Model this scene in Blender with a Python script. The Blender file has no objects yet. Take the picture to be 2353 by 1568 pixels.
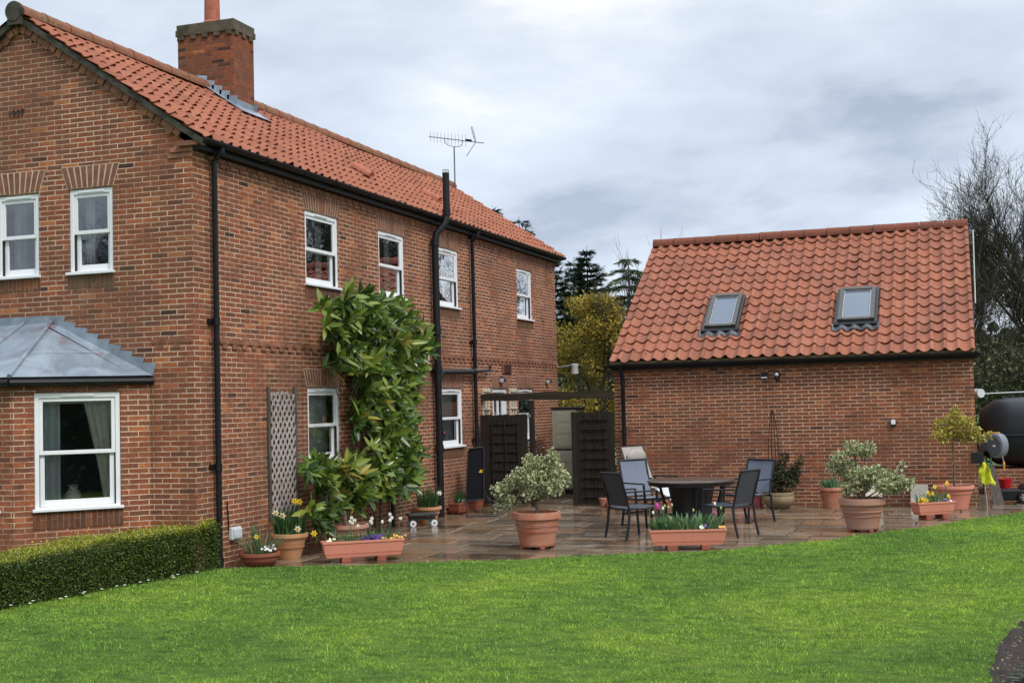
import bpy, math, random
import numpy as np
from math import sin, cos, pi, radians, sqrt, atan2
from mathutils import Vector, Matrix

SC = bpy.context.scene
COL = SC.collection
rng = np.random.default_rng(7)
random.seed(7)

# ------------------------------------------------------------------ camera
PITCH, ROLL, YAW = 0.0474, 0.0256, 0.3358
CAM = np.array([8.558, -13.125, 1.909])
FWD = np.array([-sin(YAW) * cos(PITCH), cos(YAW) * cos(PITCH), sin(PITCH)])
_R = np.array([cos(YAW), sin(YAW), 0.0])
_U = np.cross(_R, FWD)
RGT = _R * cos(ROLL) - _U * sin(ROLL)
UPV = _R * sin(ROLL) + _U * cos(ROLL)
FPX = 3101.97 / 2468 * 2352
cd = bpy.data.cameras.new("camera")
cam = bpy.data.objects.new("camera", cd)
COL.objects.link(cam)
cd.sensor_fit = 'HORIZONTAL'
cd.sensor_width = 36
cd.lens = 3101.97 / 2468 * 36
cd.clip_start = 0.1
cd.clip_end = 5000
M = Matrix.Identity(4)
for i in range(3):
    M[i][0], M[i][1], M[i][2], M[i][3] = RGT[i], UPV[i], -FWD[i], CAM[i]
cam.matrix_world = M
SC.camera = cam

def at(x, y, ax, val):
    """a surveyed point: photo position (2352 px wide) meets the plane ax = val"""
    d = FWD + RGT * (x - 1176) / FPX + UPV * (784 - y) / FPX
    i = 'XYZ'.index(ax)
    return CAM + d * (val - CAM[i]) / d[i]

# ------------------------------------------------------------------ exposure, world, sun
SC.view_settings.view_transform = 'Standard'
SC.view_settings.look = 'None'
SC.view_settings.gamma = 1
SC.view_settings.exposure = 0.12
SUN_EL, SUN_AZ = radians(48), radians(122)      # azimuth clockwise from +Y

W = bpy.data.worlds.new("World")
SC.world = W
W.use_nodes = True
wn, wl = W.node_tree.nodes, W.node_tree.links
wn.clear()
def WN(t, **k):
    n = wn.new(t)
    for a, b in k.items():
        setattr(n, a, b)
    return n
wo = WN('ShaderNodeOutputWorld')
sky = WN('ShaderNodeTexSky', sky_type='NISHITA', sun_disc=False)
sky.sun_elevation, sky.sun_rotation = SUN_EL, SUN_AZ
sky.air_density, sky.dust_density, sky.ozone_density = 1.0, 1.6, 1.2
bg1 = WN('ShaderNodeBackground'); bg1.inputs[1].default_value = 0.09
wl.new(sky.outputs[0], bg1.inputs[0])
tc = WN('ShaderNodeTexCoord')
mp = WN('ShaderNodeMapping'); mp.inputs['Scale'].default_value = (1.9, 1.9, 5.2)
mp.inputs['Location'].default_value = (2.3, 1.0, 1.7); mp.inputs['Rotation'].default_value = (0.10, -0.16, 0)
wl.new(tc.outputs['Generated'], mp.inputs[0])
n1 = WN('ShaderNodeTexNoise'); n1.inputs['Scale'].default_value = 1.9; n1.inputs['Detail'].default_value = 7
n1.inputs['Roughness'].default_value = 0.56; n1.inputs['Distortion'].default_value = 0.15
wl.new(mp.outputs[0], n1.inputs['Vector'])
n2 = WN('ShaderNodeTexNoise'); n2.inputs['Scale'].default_value = 0.8; n2.inputs['Detail'].default_value = 3
wl.new(mp.outputs[0], n2.inputs['Vector'])
add = WN('ShaderNodeMath', operation='MULTIPLY_ADD'); add.inputs[1].default_value = 0.55
wl.new(n2.outputs[0], add.inputs[0])
sc_ = WN('ShaderNodeMath', operation='MULTIPLY'); sc_.inputs[1].default_value = 0.5
wl.new(n1.outputs[0], sc_.inputs[0]); wl.new(sc_.outputs[0], add.inputs[2])
cr = WN('ShaderNodeValToRGB')
el = cr.color_ramp.elements
el[0].position, el[0].color = 0.42, (0.37, 0.42, 0.52, 1)
el[1].position, el[1].color = 0.65, (0.90, 0.92, 0.95, 1)
e = el.new(0.47); e.color = (0.51, 0.57, 0.67, 1)
e = el.new(0.55); e.color = (0.63, 0.70, 0.79, 1)
e = el.new(0.60); e.color = (0.73, 0.78, 0.85, 1)
wl.new(add.outputs[0], cr.inputs[0])
# brighter cloud low over the garage, greyer overhead
sx = WN('ShaderNodeSeparateXYZ'); wl.new(tc.outputs['Generated'], sx.inputs[0])
mr = WN('ShaderNodeValToRGB')
ze = mr.color_ramp.elements
ze[0].position, ze[0].color = 0.0, (.455, .455, .455, 1)
ze[1].position, ze[1].color = 1.0, (.80, .80, .80, 1)
e = ze.new(0.12); e.color = (.39, .39, .39, 1)
e = ze.new(0.36); e.color = (.315, .315, .315, 1)
e = ze.new(0.60); e.color = (.56, .56, .56, 1)
wl.new(sx.outputs[2], mr.inputs[0])
ms_ = WN('ShaderNodeMath', operation='MULTIPLY'); ms_.inputs[1].default_value = 3.4
wl.new(mr.outputs[0], ms_.inputs[0])
bg2 = WN('ShaderNodeBackground')
wl.new(cr.outputs[0], bg2.inputs[0]); wl.new(ms_.outputs[0], bg2.inputs[1])
mx = WN('ShaderNodeMixShader'); mx.inputs[0].default_value = 0.88
wl.new(bg1.outputs[0], mx.inputs[1]); wl.new(bg2.outputs[0], mx.inputs[2])
wl.new(mx.outputs[0], wo.inputs[0])

sd = bpy.data.lights.new("sun", 'SUN')
sun = bpy.data.objects.new("sun", sd)
COL.objects.link(sun)
sd.energy = 2.0
sd.angle = radians(14)
sd.color = (1.0, 0.95, 0.88)
sdir = Vector((sin(SUN_AZ) * cos(SUN_EL), cos(SUN_AZ) * cos(SUN_EL), sin(SUN_EL)))
sun.rotation_euler = (-sdir).to_track_quat('-Z', 'Y').to_euler()
sun.location = (20, -20, 30)

# ------------------------------------------------------------------ object helpers
ROOT = {}
def tag(o, label=None, cat=None, group=None, kind=None):
    if label: o['label'] = label
    if cat: o['category'] = cat
    if group: o['group'] = group
    if kind: o['kind'] = kind
    return o

def thing(name, label, cat, loc=(0, 0, 0), rz=0.0, group=None):
    o = bpy.data.objects.new(name, None)
    o.empty_display_size = 0.1
    COL.objects.link(o)
    o.location = loc
    o.rotation_euler = (0, 0, rz)
    ROOT[o.name] = (np.array(loc, float), rz)
    return tag(o, label, cat, group)

def root_of(o):
    while o.parent is not None:
        o = o.parent
    return ROOT.get(o.name, (np.zeros(3), 0.0))

def copy_thing(src, loc, rz, label=None, group=None, scale=None):
    def rec(o, par):
        c = o.copy()
        COL.objects.link(c)
        c.parent = par
        for ch in list(o.children):
            rec(ch, c)
        return c
    c = rec(src, None)
    c.location = loc
    c.rotation_euler = (0, 0, rz)
    if scale: c.scale = scale
    if label: c['label'] = label
    if group: c['group'] = group
    ROOT[c.name] = (np.array(loc, float), rz)
    return c

class Fr:
    """a wall frame: u along the wall (to the right seen from outside), d outwards, z up"""
    def __init__(s, o, t, n):
        s.o, s.t, s.n = np.array(o, float), np.array(t, float), np.array(n, float)
    def p(s, u, d, z):
        return s.o + s.t * u + s.n * d + np.array([0, 0, z])

class MB:
    def __init__(s):
        s.v, s.f, s.uv, s.mi, s.a = [], [], None, [], []
    def add(s, vs, fs, m=0, a=0.0):
        b = len(s.v)
        s.v += [tuple(map(float, q)) for q in vs]
        s.f += [tuple(b + i for i in f) for f in fs]
        s.mi += [m] * len(fs)
        s.a += [a] * len(vs)
    def quad(s, *q, m=0, a=0.0):
        s.add(q, [tuple(range(len(q)))], m, a)
    def box(s, x0, x1, y0, y1, z0, z1, m=0, a=0.0):
        v = [(x, y, z) for z in (z0, z1) for x, y in ((x0, y0), (x1, y0), (x1, y1), (x0, y1))]
        s.add(v, [(3, 2, 1, 0), (4, 5, 6, 7), (0, 1, 5, 4), (1, 2, 6, 5), (2, 3, 7, 6), (3, 0, 4, 7)], m, a)
    def fbox(s, fr, u0, u1, d0, d1, z0, z1, m=0, a=0.0):
        v = [fr.p(u, d, z) for z in (z0, z1) for u, d in ((u0, d1), (u1, d1), (u1, d0), (u0, d0))]
        s.add(v, [(3, 2, 1, 0), (4, 5, 6, 7), (0, 1, 5, 4), (1, 2, 6, 5), (2, 3, 7, 6), (3, 0, 4, 7)], m, a)
    def obox(s, c, size, rot=None, m=0, a=0.0):
        R = np.array(rot) if rot is not None else np.eye(3)
        h = np.array(size) / 2
        v = [np.array(c) + R @ (h * np.array(k)) for k in
             [(-1, -1, -1), (1, -1, -1), (1, 1, -1), (-1, 1, -1), (-1, -1, 1), (1, -1, 1), (1, 1, 1), (-1, 1, 1)]]
        s.add(v, [(3, 2, 1, 0), (4, 5, 6, 7), (0, 1, 5, 4), (1, 2, 6, 5), (2, 3, 7, 6), (3, 0, 4, 7)], m, a)
    def prism(s, poly, ext, m=0, a=0.0):
        """polygon (list of 3-D points) pushed along ext"""
        n = len(poly); ext = np.array(ext, float)
        v = [np.array(q, float) for q in poly] + [np.array(q, float) + ext for q in poly]
        nrm = np.zeros(3)
        for i in range(n):
            nrm += np.cross(v[i], v[(i + 1) % n])
        fl = nrm @ ext < 0
        fs = [tuple(range(n))[::-1], tuple(range(n, 2 * n))] + [(i, (i + 1) % n, n + (i + 1) % n, n + i) for i in range(n)]
        if fl: fs = [f[::-1] for f in fs]
        s.add(v, fs, m, a)
    def tube(s, pts, r, n=8, cap=True, m=0, a=0.0, closed=False):
        pts = [np.array(p, float) for p in pts]
        k = len(pts)
        rs = [r] * k if np.isscalar(r) else list(r)
        vs, prev = [], None
        for i in range(k):
            if closed: t = pts[(i + 1) % k] - pts[i - 1]
            else: t = pts[min(i + 1, k - 1)] - pts[max(i - 1, 0)]
            t = t / (np.linalg.norm(t) + 1e-12)
            if prev is None:
                h = np.array([0, 0, 1.0]) if abs(t[2]) < .9 else np.array([1.0, 0, 0])
                x = np.cross(t, h)
            else:
                x = prev - t * (prev @ t)
            x /= np.linalg.norm(x) + 1e-12
            y = np.cross(t, x); prev = x
            for j in range(n):
                q = 2 * pi * j / n
                vs.append(pts[i] + (x * cos(q) + y * sin(q)) * rs[i])
        fs = []
        for i in range(k if closed else k - 1):
            i2 = (i + 1) % k
            for j in range(n):
                fs.append((i * n + j, i * n + (j + 1) % n, i2 * n + (j + 1) % n, i2 * n + j))
        if cap and not closed:
            fs += [tuple(range(n))[::-1], tuple((k - 1) * n + j for j in range(n))]
        s.add(vs, fs, m, a)
    def lathe(s, prof, c=(0, 0, 0), n=32, m=0, a=0.0, sx=1.0, sy=1.0, wob=0.0):
        k = len(prof); vs, fs = [], []
        for r, z in prof:
            for j in range(n):
                q = 2 * pi * j / n
                w = 1 + wob * sin(q * 3 + z * 9)
                vs.append((c[0] + r * w * cos(q) * sx, c[1] + r * w * sin(q) * sy, c[2] + z))
        for i in range(k - 1):
            for j in range(n):
                fs.append((i * n + j, i * n + (j + 1) % n, (i + 1) * n + (j + 1) % n, (i + 1) * n + j))
        if prof[0][0] > 1e-4: fs.append(tuple(range(n))[::-1])
        if prof[-1][0] > 1e-4: fs.append(tuple((k - 1) * n + j for j in range(n)))
        s.add(vs, fs, m, a)
    def sphere(s, c, r, n=12, k=8, sx=1, sy=1, sz=1, m=0):
        s.lathe([(max(r * sin(pi * i / k), 1e-5), -r * cos(pi * i / k) * sz) for i in range(k + 1)], c, n, m, 0, sx, sy)
    def strip(s, pts, wid, side, m=0, a=0.0):
        """a strap leaf: points along the middle, width list, sideways vector"""
        side = np.array(side, float); vs = []
        for p, w in zip(pts, wid):
            vs += [np.array(p) - side * w / 2, np.array(p) + side * w / 2]
        s.add(vs, [(2 * i, 2 * i + 1, 2 * i + 3, 2 * i + 2) for i in range(len(pts) - 1)], m, a)
    def build(s, name, mat, parent=None, smooth=False, world=True, uv=False, bevel=0.0, sharp=38):
        me = bpy.data.meshes.new(name)
        V = np.array(s.v, float).reshape(-1, 3)
        Vw = V.copy()
        if parent is not None and world:
            loc, rz = root_of(parent)
            V = V - loc
            c, q = cos(-rz), sin(-rz)
            V = np.stack([V[:, 0] * c - V[:, 1] * q, V[:, 0] * q + V[:, 1] * c, V[:, 2]], 1)
        me.from_pydata(V.tolist(), [], s.f)
        mats = mat if isinstance(mat, (list, tuple)) else [mat]
        for m_ in mats: me.materials.append(m_)
        if len(mats) > 1: me.polygons.foreach_set('material_index', s.mi)
        if any(s.a):
            at_ = me.attributes.new('rnd', 'FLOAT', 'POINT'); at_.data.foreach_set('value', s.a)
        if uv or s.uv is not None:
            L = me.uv_layers.new(name='UVMap')
            if s.uv is not None:
                L.data.foreach_set('uv', np.array(s.uv, float).ravel())
            else:
                out = []
                for f in s.f:
                    P = Vw[list(f)]
                    nn = np.zeros(3)
                    for i in range(len(f)): nn += np.cross(P[i], P[(i + 1) % len(f)])
                    nn = np.cross(P[1] - P[0], P[2] - P[0]) if np.linalg.norm(nn) < 1e-12 else nn
                    nn /= np.linalg.norm(nn) + 1e-12
                    if abs(nn[2]) > .8:
                        out += [(p[0], p[1]) for p in P]
                    else:
                        t = np.array([-nn[1], nn[0], 0]); t /= np.linalg.norm(t) + 1e-12
                        out += [(p @ t, p[2]) for p in P]
                L.data.foreach_set('uv', np.array(out, float).ravel())
        if smooth:
            me.polygons.foreach_set('use_smooth', [True] * len(me.polygons))
            me.update()
            try: me.set_sharp_from_angle(angle=radians(sharp))
            except Exception: pass
        me.update()
        o = bpy.data.objects.new(name, me)
        COL.objects.link(o)
        if parent is not None: o.parent = parent
        if bevel > 0:
            b = o.modifiers.new('bevel', 'BEVEL'); b.width = bevel; b.segments = 2; b.limit_method = 'ANGLE'
            b.angle_limit = radians(40)
        return o

def raw_mesh(name, V, F, mat, parent=None, attrs=None, smooth=False, world=True):
    """numpy mesh: V (n,3); F (m,k) all faces of one size"""
    V = np.asarray(V, float); F = np.asarray(F, np.int64)
    if parent is not None and world:
        loc, rz = root_of(parent)
        V = V - loc
        c, q = cos(-rz), sin(-rz)
        V = np.stack([V[:, 0] * c - V[:, 1] * q, V[:, 0] * q + V[:, 1] * c, V[:, 2]], 1)
    me = bpy.data.meshes.new(name)
    k = F.shape[1]
    me.vertices.add(len(V)); me.vertices.foreach_set('co', V.ravel())
    me.loops.add(F.size); me.loops.foreach_set('vertex_index', F.ravel())
    me.polygons.add(len(F)); me.polygons.foreach_set('loop_start', np.arange(len(F)) * k)
    me.materials.append(mat)
    me.update(calc_edges=True)
    for n_, vals in (attrs or {}).items():
        A = me.attributes.new(n_, 'FLOAT', 'POINT'); A.data.foreach_set('value', np.asarray(vals, float))
    if smooth: me.polygons.foreach_set('use_smooth', [True] * len(F))
    o = bpy.data.objects.new(name, me); COL.objects.link(o)
    if parent is not None: o.parent = parent
    return o

def unit(A):
    return A / (np.linalg.norm(A, axis=-1, keepdims=True) + 1e-12)

def leaves(name, mat, parent, P, D, N, L, Wd, droop=0.15, fold=0.25, rnd=None, world=True):
    """n leaf-shaped faces. P base points, D directions, N rough upward normals"""
    P, D, N = np.asarray(P, float), unit(np.asarray(D, float)), np.asarray(N, float)
    n = len(P); L = np.broadcast_to(L, n).astype(float)[:, None]; Wd = np.broadcast_to(Wd, n).astype(float)[:, None]
    S = unit(np.cross(D, N)); Nn = np.cross(S, D)
    def pt(t, w, lift):
        return P + D * L * t + S * Wd * w + Nn * Wd * lift - np.array([0, 0, 1.0]) * L * droop * t * t
    V = np.stack([P, pt(.35, -.5, fold), pt(.72, -.38, fold), pt(1, 0, 0), pt(.72, .38, fold), pt(.35, .5, fold)], 1).reshape(-1, 3)
    b = np.arange(n)[:, None] * 6
    F = np.concatenate([b + np.array([0, 1, 2, 3]), b + np.array([0, 3, 4, 5])], 0)
    r = rng.random(n) if rnd is None else rnd
    edge = np.tile([0, 1, 1, .0, 1, 1], n)
    return raw_mesh(name, V, F, mat, parent, dict(rnd=np.repeat(r, 6), edge=edge), world=world)

def blob_pts(blobs, dens, shell=0.55):
    """points in a set of ellipsoids (cx,cy,cz,rx,ry,rz); returns points and outward directions"""
    P, O = [], []
    for b in blobs:
        c, r = np.array(b[:3]), np.array(b[3:6])
        n = int(dens * (r[0] * r[1] * r[2]) ** (2 / 3)) + 1
        d = unit(rng.normal(size=(n, 3)))
        rad = shell + (1 - shell) * rng.random((n, 1)) ** .6
        P.append(c + d * r * rad); O.append(unit(d / r))
    return np.concatenate(P), np.concatenate(O)
# ------------------------------------------------------------------ materials
MATS = {}
class NT:
    def __init__(s, name):
        s.m = bpy.data.materials.new(name); s.m.use_nodes = True
        s.n, s.l = s.m.node_tree.nodes, s.m.node_tree.links
        s.b = s.n['Principled BSDF']
        MATS[name] = s.m
    def N(s, t, ins=None, **k):
        n = s.n.new(t)
        for a, b in k.items(): setattr(n, a, b)
        for a, b in (ins or {}).items():
            if hasattr(b, 'is_output'): s.l.new(b, n.inputs[a])
            else: n.inputs[a].default_value = b
        return n
    def L(s, a, b): s.l.new(a, b)
    def noise(s, scale, detail=4, rough=.5, vec=None, dist=0.0):
        n = s.N('ShaderNodeTexNoise', {'Scale': scale, 'Detail': detail, 'Roughness': rough, 'Distortion': dist})
        if vec is not None: s.L(vec, n.inputs['Vector'])
        return n.outputs[0]
    def ramp(s, fac, stops, interp='LINEAR'):
        r = s.n.new('ShaderNodeValToRGB'); r.color_ramp.interpolation = interp
        els = r.color_ramp.elements
        while len(els) < len(stops): els.new(.5)
        for e_, (p, c) in zip(els, stops):
            e_.position = p
            e_.color = (c, c, c, 1) if np.isscalar(c) else (*c, 1)
        s.L(fac, r.inputs[0])
        return r.outputs[0]
    def mix(s, fac, a, b, mode='MIX'):
        n = s.n.new('ShaderNodeMix'); n.data_type = 'RGBA'; n.blend_type = mode
        for k, x in ((0, fac), (6, a), (7, b)):
            if hasattr(x, 'is_output'): s.L(x, n.inputs[k])
            elif np.isscalar(x): n.inputs[k].default_value = x if k == 0 else (x, x, x, 1)
            else: n.inputs[k].default_value = (*x, 1)
        return n.outputs[2]
    def math(s, op, a, b=0.0):
        n = s.n.new('ShaderNodeMath'); n.operation = op
        for k, x in ((0, a), (1, b)):
            if hasattr(x, 'is_output'): s.L(x, n.inputs[k])
            else: n.inputs[k].default_value = x
        return n.outputs[0]
    def pos(s):
        return s.N('ShaderNodeNewGeometry').outputs['Position']
    def attr(s, name):
        return s.N('ShaderNodeAttribute', attribute_name=name).outputs['Fac']
    def bump(s, h, strength=.5, dist=.01):
        b = s.N('ShaderNodeBump', {'Strength': strength, 'Distance': dist})
        s.L(h, b.inputs['Height']); s.L(b.outputs[0], s.b.inputs['Normal'])
    def col(s, c):
        if hasattr(c, 'is_output'): s.L(c, s.b.inputs['Base Color'])
        else: s.b.inputs['Base Color'].default_value = (*c, 1)
        return s
    def set(s, rough=.5, metal=0.0, spec=.5, coat=0.0):
        for k, v in (('Roughness', rough), ('Metallic', metal), ('Specular IOR Level', spec), ('Coat Weight', coat)):
            if hasattr(v, 'is_output'): s.L(v, s.b.inputs[k])
            else: s.b.inputs[k].default_value = v
        return s

def plain(name, c, rough=.5, metal=0.0, spec=.5, var=.18, scale=9.0, bump=0.0):
    t = NT(name)
    f = t.noise(scale, 5, .6, t.pos())
    c = np.array(c)
    t.col(t.ramp(f, [(.3, tuple(c * (1 - var))), (.7, tuple(np.minimum(c * (1 + var), .95)))]))
    t.set(t.math('MULTIPLY_ADD', f, .25) if False else rough, metal, spec)
    if bump: t.bump(t.noise(scale * 6, 4, .6, t.pos()), bump, .004)
    return t.m

def brick_mat(name, bw=.232, rh=.0625, mort=.0068, tone=1.0, stops=None, mortar=(.74, .52, .37), rot=False, mossy=0.0):
    t = NT(name)
    uvn = t.N('ShaderNodeTexCoord').outputs['UV']
    if rot:
        mp_ = t.N('ShaderNodeMapping', {'Rotation': (0, 0, pi / 2)}); t.L(uvn, mp_.inputs[0]); uvn = mp_.outputs[0]
    # hand-made edges: wander the lookup a few millimetres
    ns = t.N('ShaderNodeTexNoise', {'Scale': 14.0, 'Detail': 3}); t.L(uvn, ns.inputs['Vector'])
    off = t.N('ShaderNodeVectorMath', operation='MULTIPLY_ADD')
    t.L(ns.outputs[1], off.inputs[0]); off.inputs[1].default_value = (.012, .009, 0); t.L(uvn, off.inputs[2])
    v = off.outputs[0]
    def bt(c1, c2, m_):
        return t.N('ShaderNodeTexBrick', {'Color1': (*c1, 1), 'Color2': (*c2, 1), 'Mortar': (*m_, 1), 'Scale': 1.0, 'Mortar Size': mort,
            'Mortar Smooth': .25, 'Bias': 0.0, 'Brick Width': bw, 'Row Height': rh, 'Vector': v}, offset=.5, offset_frequency=2, squash=1.0)
    b = bt((0, 0, 0), (1, 1, 1), (.5, .5, .5))
    tint = b.outputs['Color']
    stops = stops or [(.0, (.060, .036, .032)), (.02, (.150, .070, .047)), (.10, (.205, .092, .054)), (.30, (.240, .096, .053)), (.52, (.275, .097, .049)),
                      (.68, (.225, .105, .060)), (.80, (.305, .102, .049)), (.92, (.34, .122, .055)), (1.0, (.46, .19, .075))]
    stops = [(p, tuple(np.array(c) * tone * (1.02, .92, .88))) for p, c in stops]
    c = t.ramp(tint, stops)
    P = t.pos()
    fine = t.noise(55, 4, .7, P)
    c = t.mix(1.0, c, t.ramp(fine, [(.3, .68), (.7, 1.26)]), 'MULTIPLY')
    blot = t.noise(9, 4, .7, P)
    c = t.mix(1.0, c, t.ramp(blot, [(.32, .72), (.55, 1.0), (.72, 1.25)]), 'MULTIPLY')
    mc = t.mix(1.0, mortar, t.ramp(t.noise(30, 3, .6, P), [(.3, .70), (.7, 1.12)]), 'MULTIPLY')
    mv = t.ramp(t.noise(1.7, 5, .65, P, .8), [(.36, .28), (.54, 1.0)])
    c = t.mix(t.math('MULTIPLY', b.outputs['Fac'], mv), c, mc)
    # soot and damp patches with their own shapes
    big = t.noise(.55, 6, .62, P, .6)
    c = t.mix(t.ramp(big, [(.45, 0.0), (.68, .55)]), c, (.125, .066, .040))
    eff = t.noise(.9, 6, .66, P, 1.2)
    c = t.mix(t.ramp(eff, [(.62, 0.0), (.82, .22)]), c, (.52, .40, .31))
    ms_ = t.N('ShaderNodeMapping', {'Scale': (4.5, 4.5, .32), 'Vector': P})
    c = t.mix(t.ramp(t.noise(1.0, 5, .62, ms_.outputs[0]), [(.55, 0.0), (.75, .42)]), c, (.11, .066, .045))
    sz = t.N('ShaderNodeSeparateXYZ', {0: P}).outputs[2]
    low = t.math('MULTIPLY', t.ramp(sz, [(.05, 1.0), (.55, 0.0)]), t.ramp(t.noise(3.0, 5, .65, P), [(.44, 0.0), (.62, .55)]))
    c = t.mix(low, c, (.13, .115, .055))
    if mossy:
        c = t.mix(t.ramp(t.noise(2.4, 5, .65, P), [(.42, 0.0), (.7, mossy)]), c, (.10, .095, .05))
    t.col(c)
    t.set(t.ramp(fine, [(.3, .78), (.7, .95)]), 0, .25)
    h = t.math('MULTIPLY_ADD', t.math('SUBTRACT', 1.0, b.outputs['Fac']), 1.0)
    h = t.math('ADD', t.math('SUBTRACT', 1.0, b.outputs['Fac']), t.math('MULTIPLY', fine, .5))
    t.bump(h, .75, .008)
    return t.m

M_BRICK = brick_mat('house_brick')
M_BRICKG = brick_mat('garage_brick', tone=.94)
M_BRICKC = brick_mat('chimney_brick', tone=.85, mortar=(.22, .105, .06))
M_SILLB = brick_mat('sill_brick', rot=True, tone=.62, mortar=(.26, .18, .13), mossy=.55)
M_VOUS = plain('voussoir_brick', (.21, .088, .052), .9, var=.35, scale=7, bump=.4)
M_MORT = plain('arch_mortar', (.58, .44, .33), .95)
M_DENT = plain('dentil_brick', (.25, .105, .060), .9, var=.45, scale=6, bump=.4)
M_RENDER = plain('cap_mortar', (.085, .072, .045), .95, var=.5, scale=5, bump=.6)
M_VERGE = plain('verge_mortar', (.050, .046, .034), .95, var=.6, scale=6, bump=.6)

def tile_mat(name, base, dark, lichen, stain=.4):
    t = NT(name)
    uvn = t.N('ShaderNodeTexCoord').outputs['UV']
    fl = t.N('ShaderNodeVectorMath', operation='FLOOR'); t.L(uvn, fl.inputs[0])
    wn_ = t.N('ShaderNodeTexWhiteNoise', noise_dimensions='2D'); t.L(fl.outputs[0], wn_.inputs['Vector'])
    base = np.array(base)
    c = t.ramp(wn_.outputs[0], [(0, tuple(base * .78)), (.3, tuple(base * .95)), (.7, tuple(base * 1.05)), (.92, tuple(base * (1.1, 1.2, 1.25))), (1, tuple(base * (.75, .8, .9)))])
    P = t.pos()
    c = t.mix(t.ramp(t.noise(1.1, 7, .66, P, .5), [(.44, 0.0), (.72, stain)]), c, dark)
    c = t.mix(t.ramp(t.noise(16, 4, .65, P), [(.40, 0.0), (.8, .45)]), c, tuple(np.array(dark) * .9))
    vo = t.N('ShaderNodeTexVoronoi', {'Scale': 5.5, 'Vector': P}, feature='F1')
    spot = t.math('MULTIPLY', t.ramp(vo.outputs['Distance'], [(.10, 1.0), (.16, 0.0)]), t.ramp(t.noise(3.1, 2, .5, P), [(.52, 0.0), (.56, 1.0)]))
    c = t.mix(t.math('MULTIPLY', spot, .85), c, lichen)
    t.col(c); t.set(.78, 0, .3)
    t.bump(t.noise(60, 4, .7, P), .35, .004)
    return t.m
M_TILEH = tile_mat('house_pantile', (.325, .110, .056), (.25, .088, .055), (.20, .10, .06), .45)
M_TILEG = tile_mat('garage_pantile', (.325, .114, .062), (.19, .080, .053), (.035, .03, .024), .6)

def ridge_mat(name, base, lich, amt):
    t = NT(name); P = t.pos()
    c = t.mix(t.ramp(t.noise(1.3, 6, .7, P), [(.5 - amt * .3, 0.0), (.62, 1.0 * min(1, amt * 1.4))]), base, lich)
    c = t.mix(1.0, c, t.ramp(t.noise(22, 4, .7, P), [(.3, .65), (.7, 1.2)]), 'MULTIPLY')
    t.col(c); t.set(.9, 0, .2); t.bump(t.noise(30, 4, .7, P), .5, .006)
    return t.m
M_RIDGEH = ridge_mat('lichened_ridge', (.30, .110, .065), (.20, .155, .090), .42)
M_RIDGEG = ridge_mat('red_ridge', (.24, .075, .05), (.13, .07, .045), .5)

def lead():
    t = NT('lead_sheet'); P = t.pos()
    c = t.ramp(t.noise(2.2, 6, .62, P, .8), [(.3, (.15, .178, .21)), (.55, (.28, .33, .385)), (.75, (.40, .455, .51))])
    c = t.mix(t.ramp(t.noise(3.3, 4, .6, P), [(.60, 0.0), (.70, .6)]), c, (.20, .11, .10))
    t.col(c); t.set(.48, .25, .5); t.bump(t.noise(5, 4, .6, P), .3, .02)
    return t.m
M_LEAD = lead()
M_PVC = plain('white_upvc', (.80, .81, .82), .32, var=.03)
M_BLACK = plain('black_plastic', (.009, .009, .011), .5, spec=.3, var=.25)
M_BLACKM = plain('black_metal', (.022, .023, .026), .42, .3, var=.2)
M_DARKGAP = plain('near_black', (.012, .012, .013), .7)
M_STEEL = plain('galvanised', (.16, .18, .20), .45, .7, var=.2)
M_GREYMETAL = plain('grey_metal', (.34, .35, .36), .45, .5)
M_INT = plain('interior_plaster', (.26, .245, .225), .9)
M_FLOORI = plain('interior_floor', (.10, .08, .065), .8)
M_CURT = plain('curtain_cloth', (.80, .78, .68), .9, var=.12)
M_CURT2 = plain('net_curtain', (.70, .74, .74), .9, var=.1)

def glass_mat():
    m = bpy.data.materials.new('window_glass'); m.use_nodes = True
    n, l = m.node_tree.nodes, m.node_tree.links
    n.clear()
    o = n.new('ShaderNodeOutputMaterial'); mix = n.new('ShaderNodeMixShader')
    tr = n.new('ShaderNodeBsdfTransparent'); tr.inputs[0].default_value = (.90, .93, .92, 1)
    gl = n.new('ShaderNodeBsdfGlossy'); gl.inputs['Roughness'].default_value = .0
    gl.inputs[0].default_value = (.95, .97, 1, 1)
    fr = n.new('ShaderNodeFresnel'); fr.inputs[0].default_value = 1.52
    mu = n.new('ShaderNodeMath'); mu.operation = 'MULTIPLY'; mu.inputs[1].default_value = 3.9; mu.use_clamp = True
    l.new(fr.outputs[0], mu.inputs[0]); l.new(mu.outputs[0], mix.inputs[0])
    l.new(tr.outputs[0], mix.inputs[1]); l.new(gl.outputs[0], mix.inputs[2])
    # old panes are never quite flat
    nz = n.new('ShaderNodeTexNoise'); nz.inputs['Scale'].default_value = 1.6
    ge = n.new('ShaderNodeNewGeometry'); l.new(ge.outputs['Position'], nz.inputs['Vector'])
    bp = n.new('ShaderNodeBump'); bp.inputs['Strength'].default_value = .05; bp.inputs['Distance'].default_value = .05
    l.new(nz.outputs[0], bp.inputs['Height']); l.new(bp.outputs[0], gl.inputs['Normal'])
    l.new(mix.outputs[0], o.inputs[0])
    MATS['window_glass'] = m
    return m
M_GLASS = glass_mat()

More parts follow.
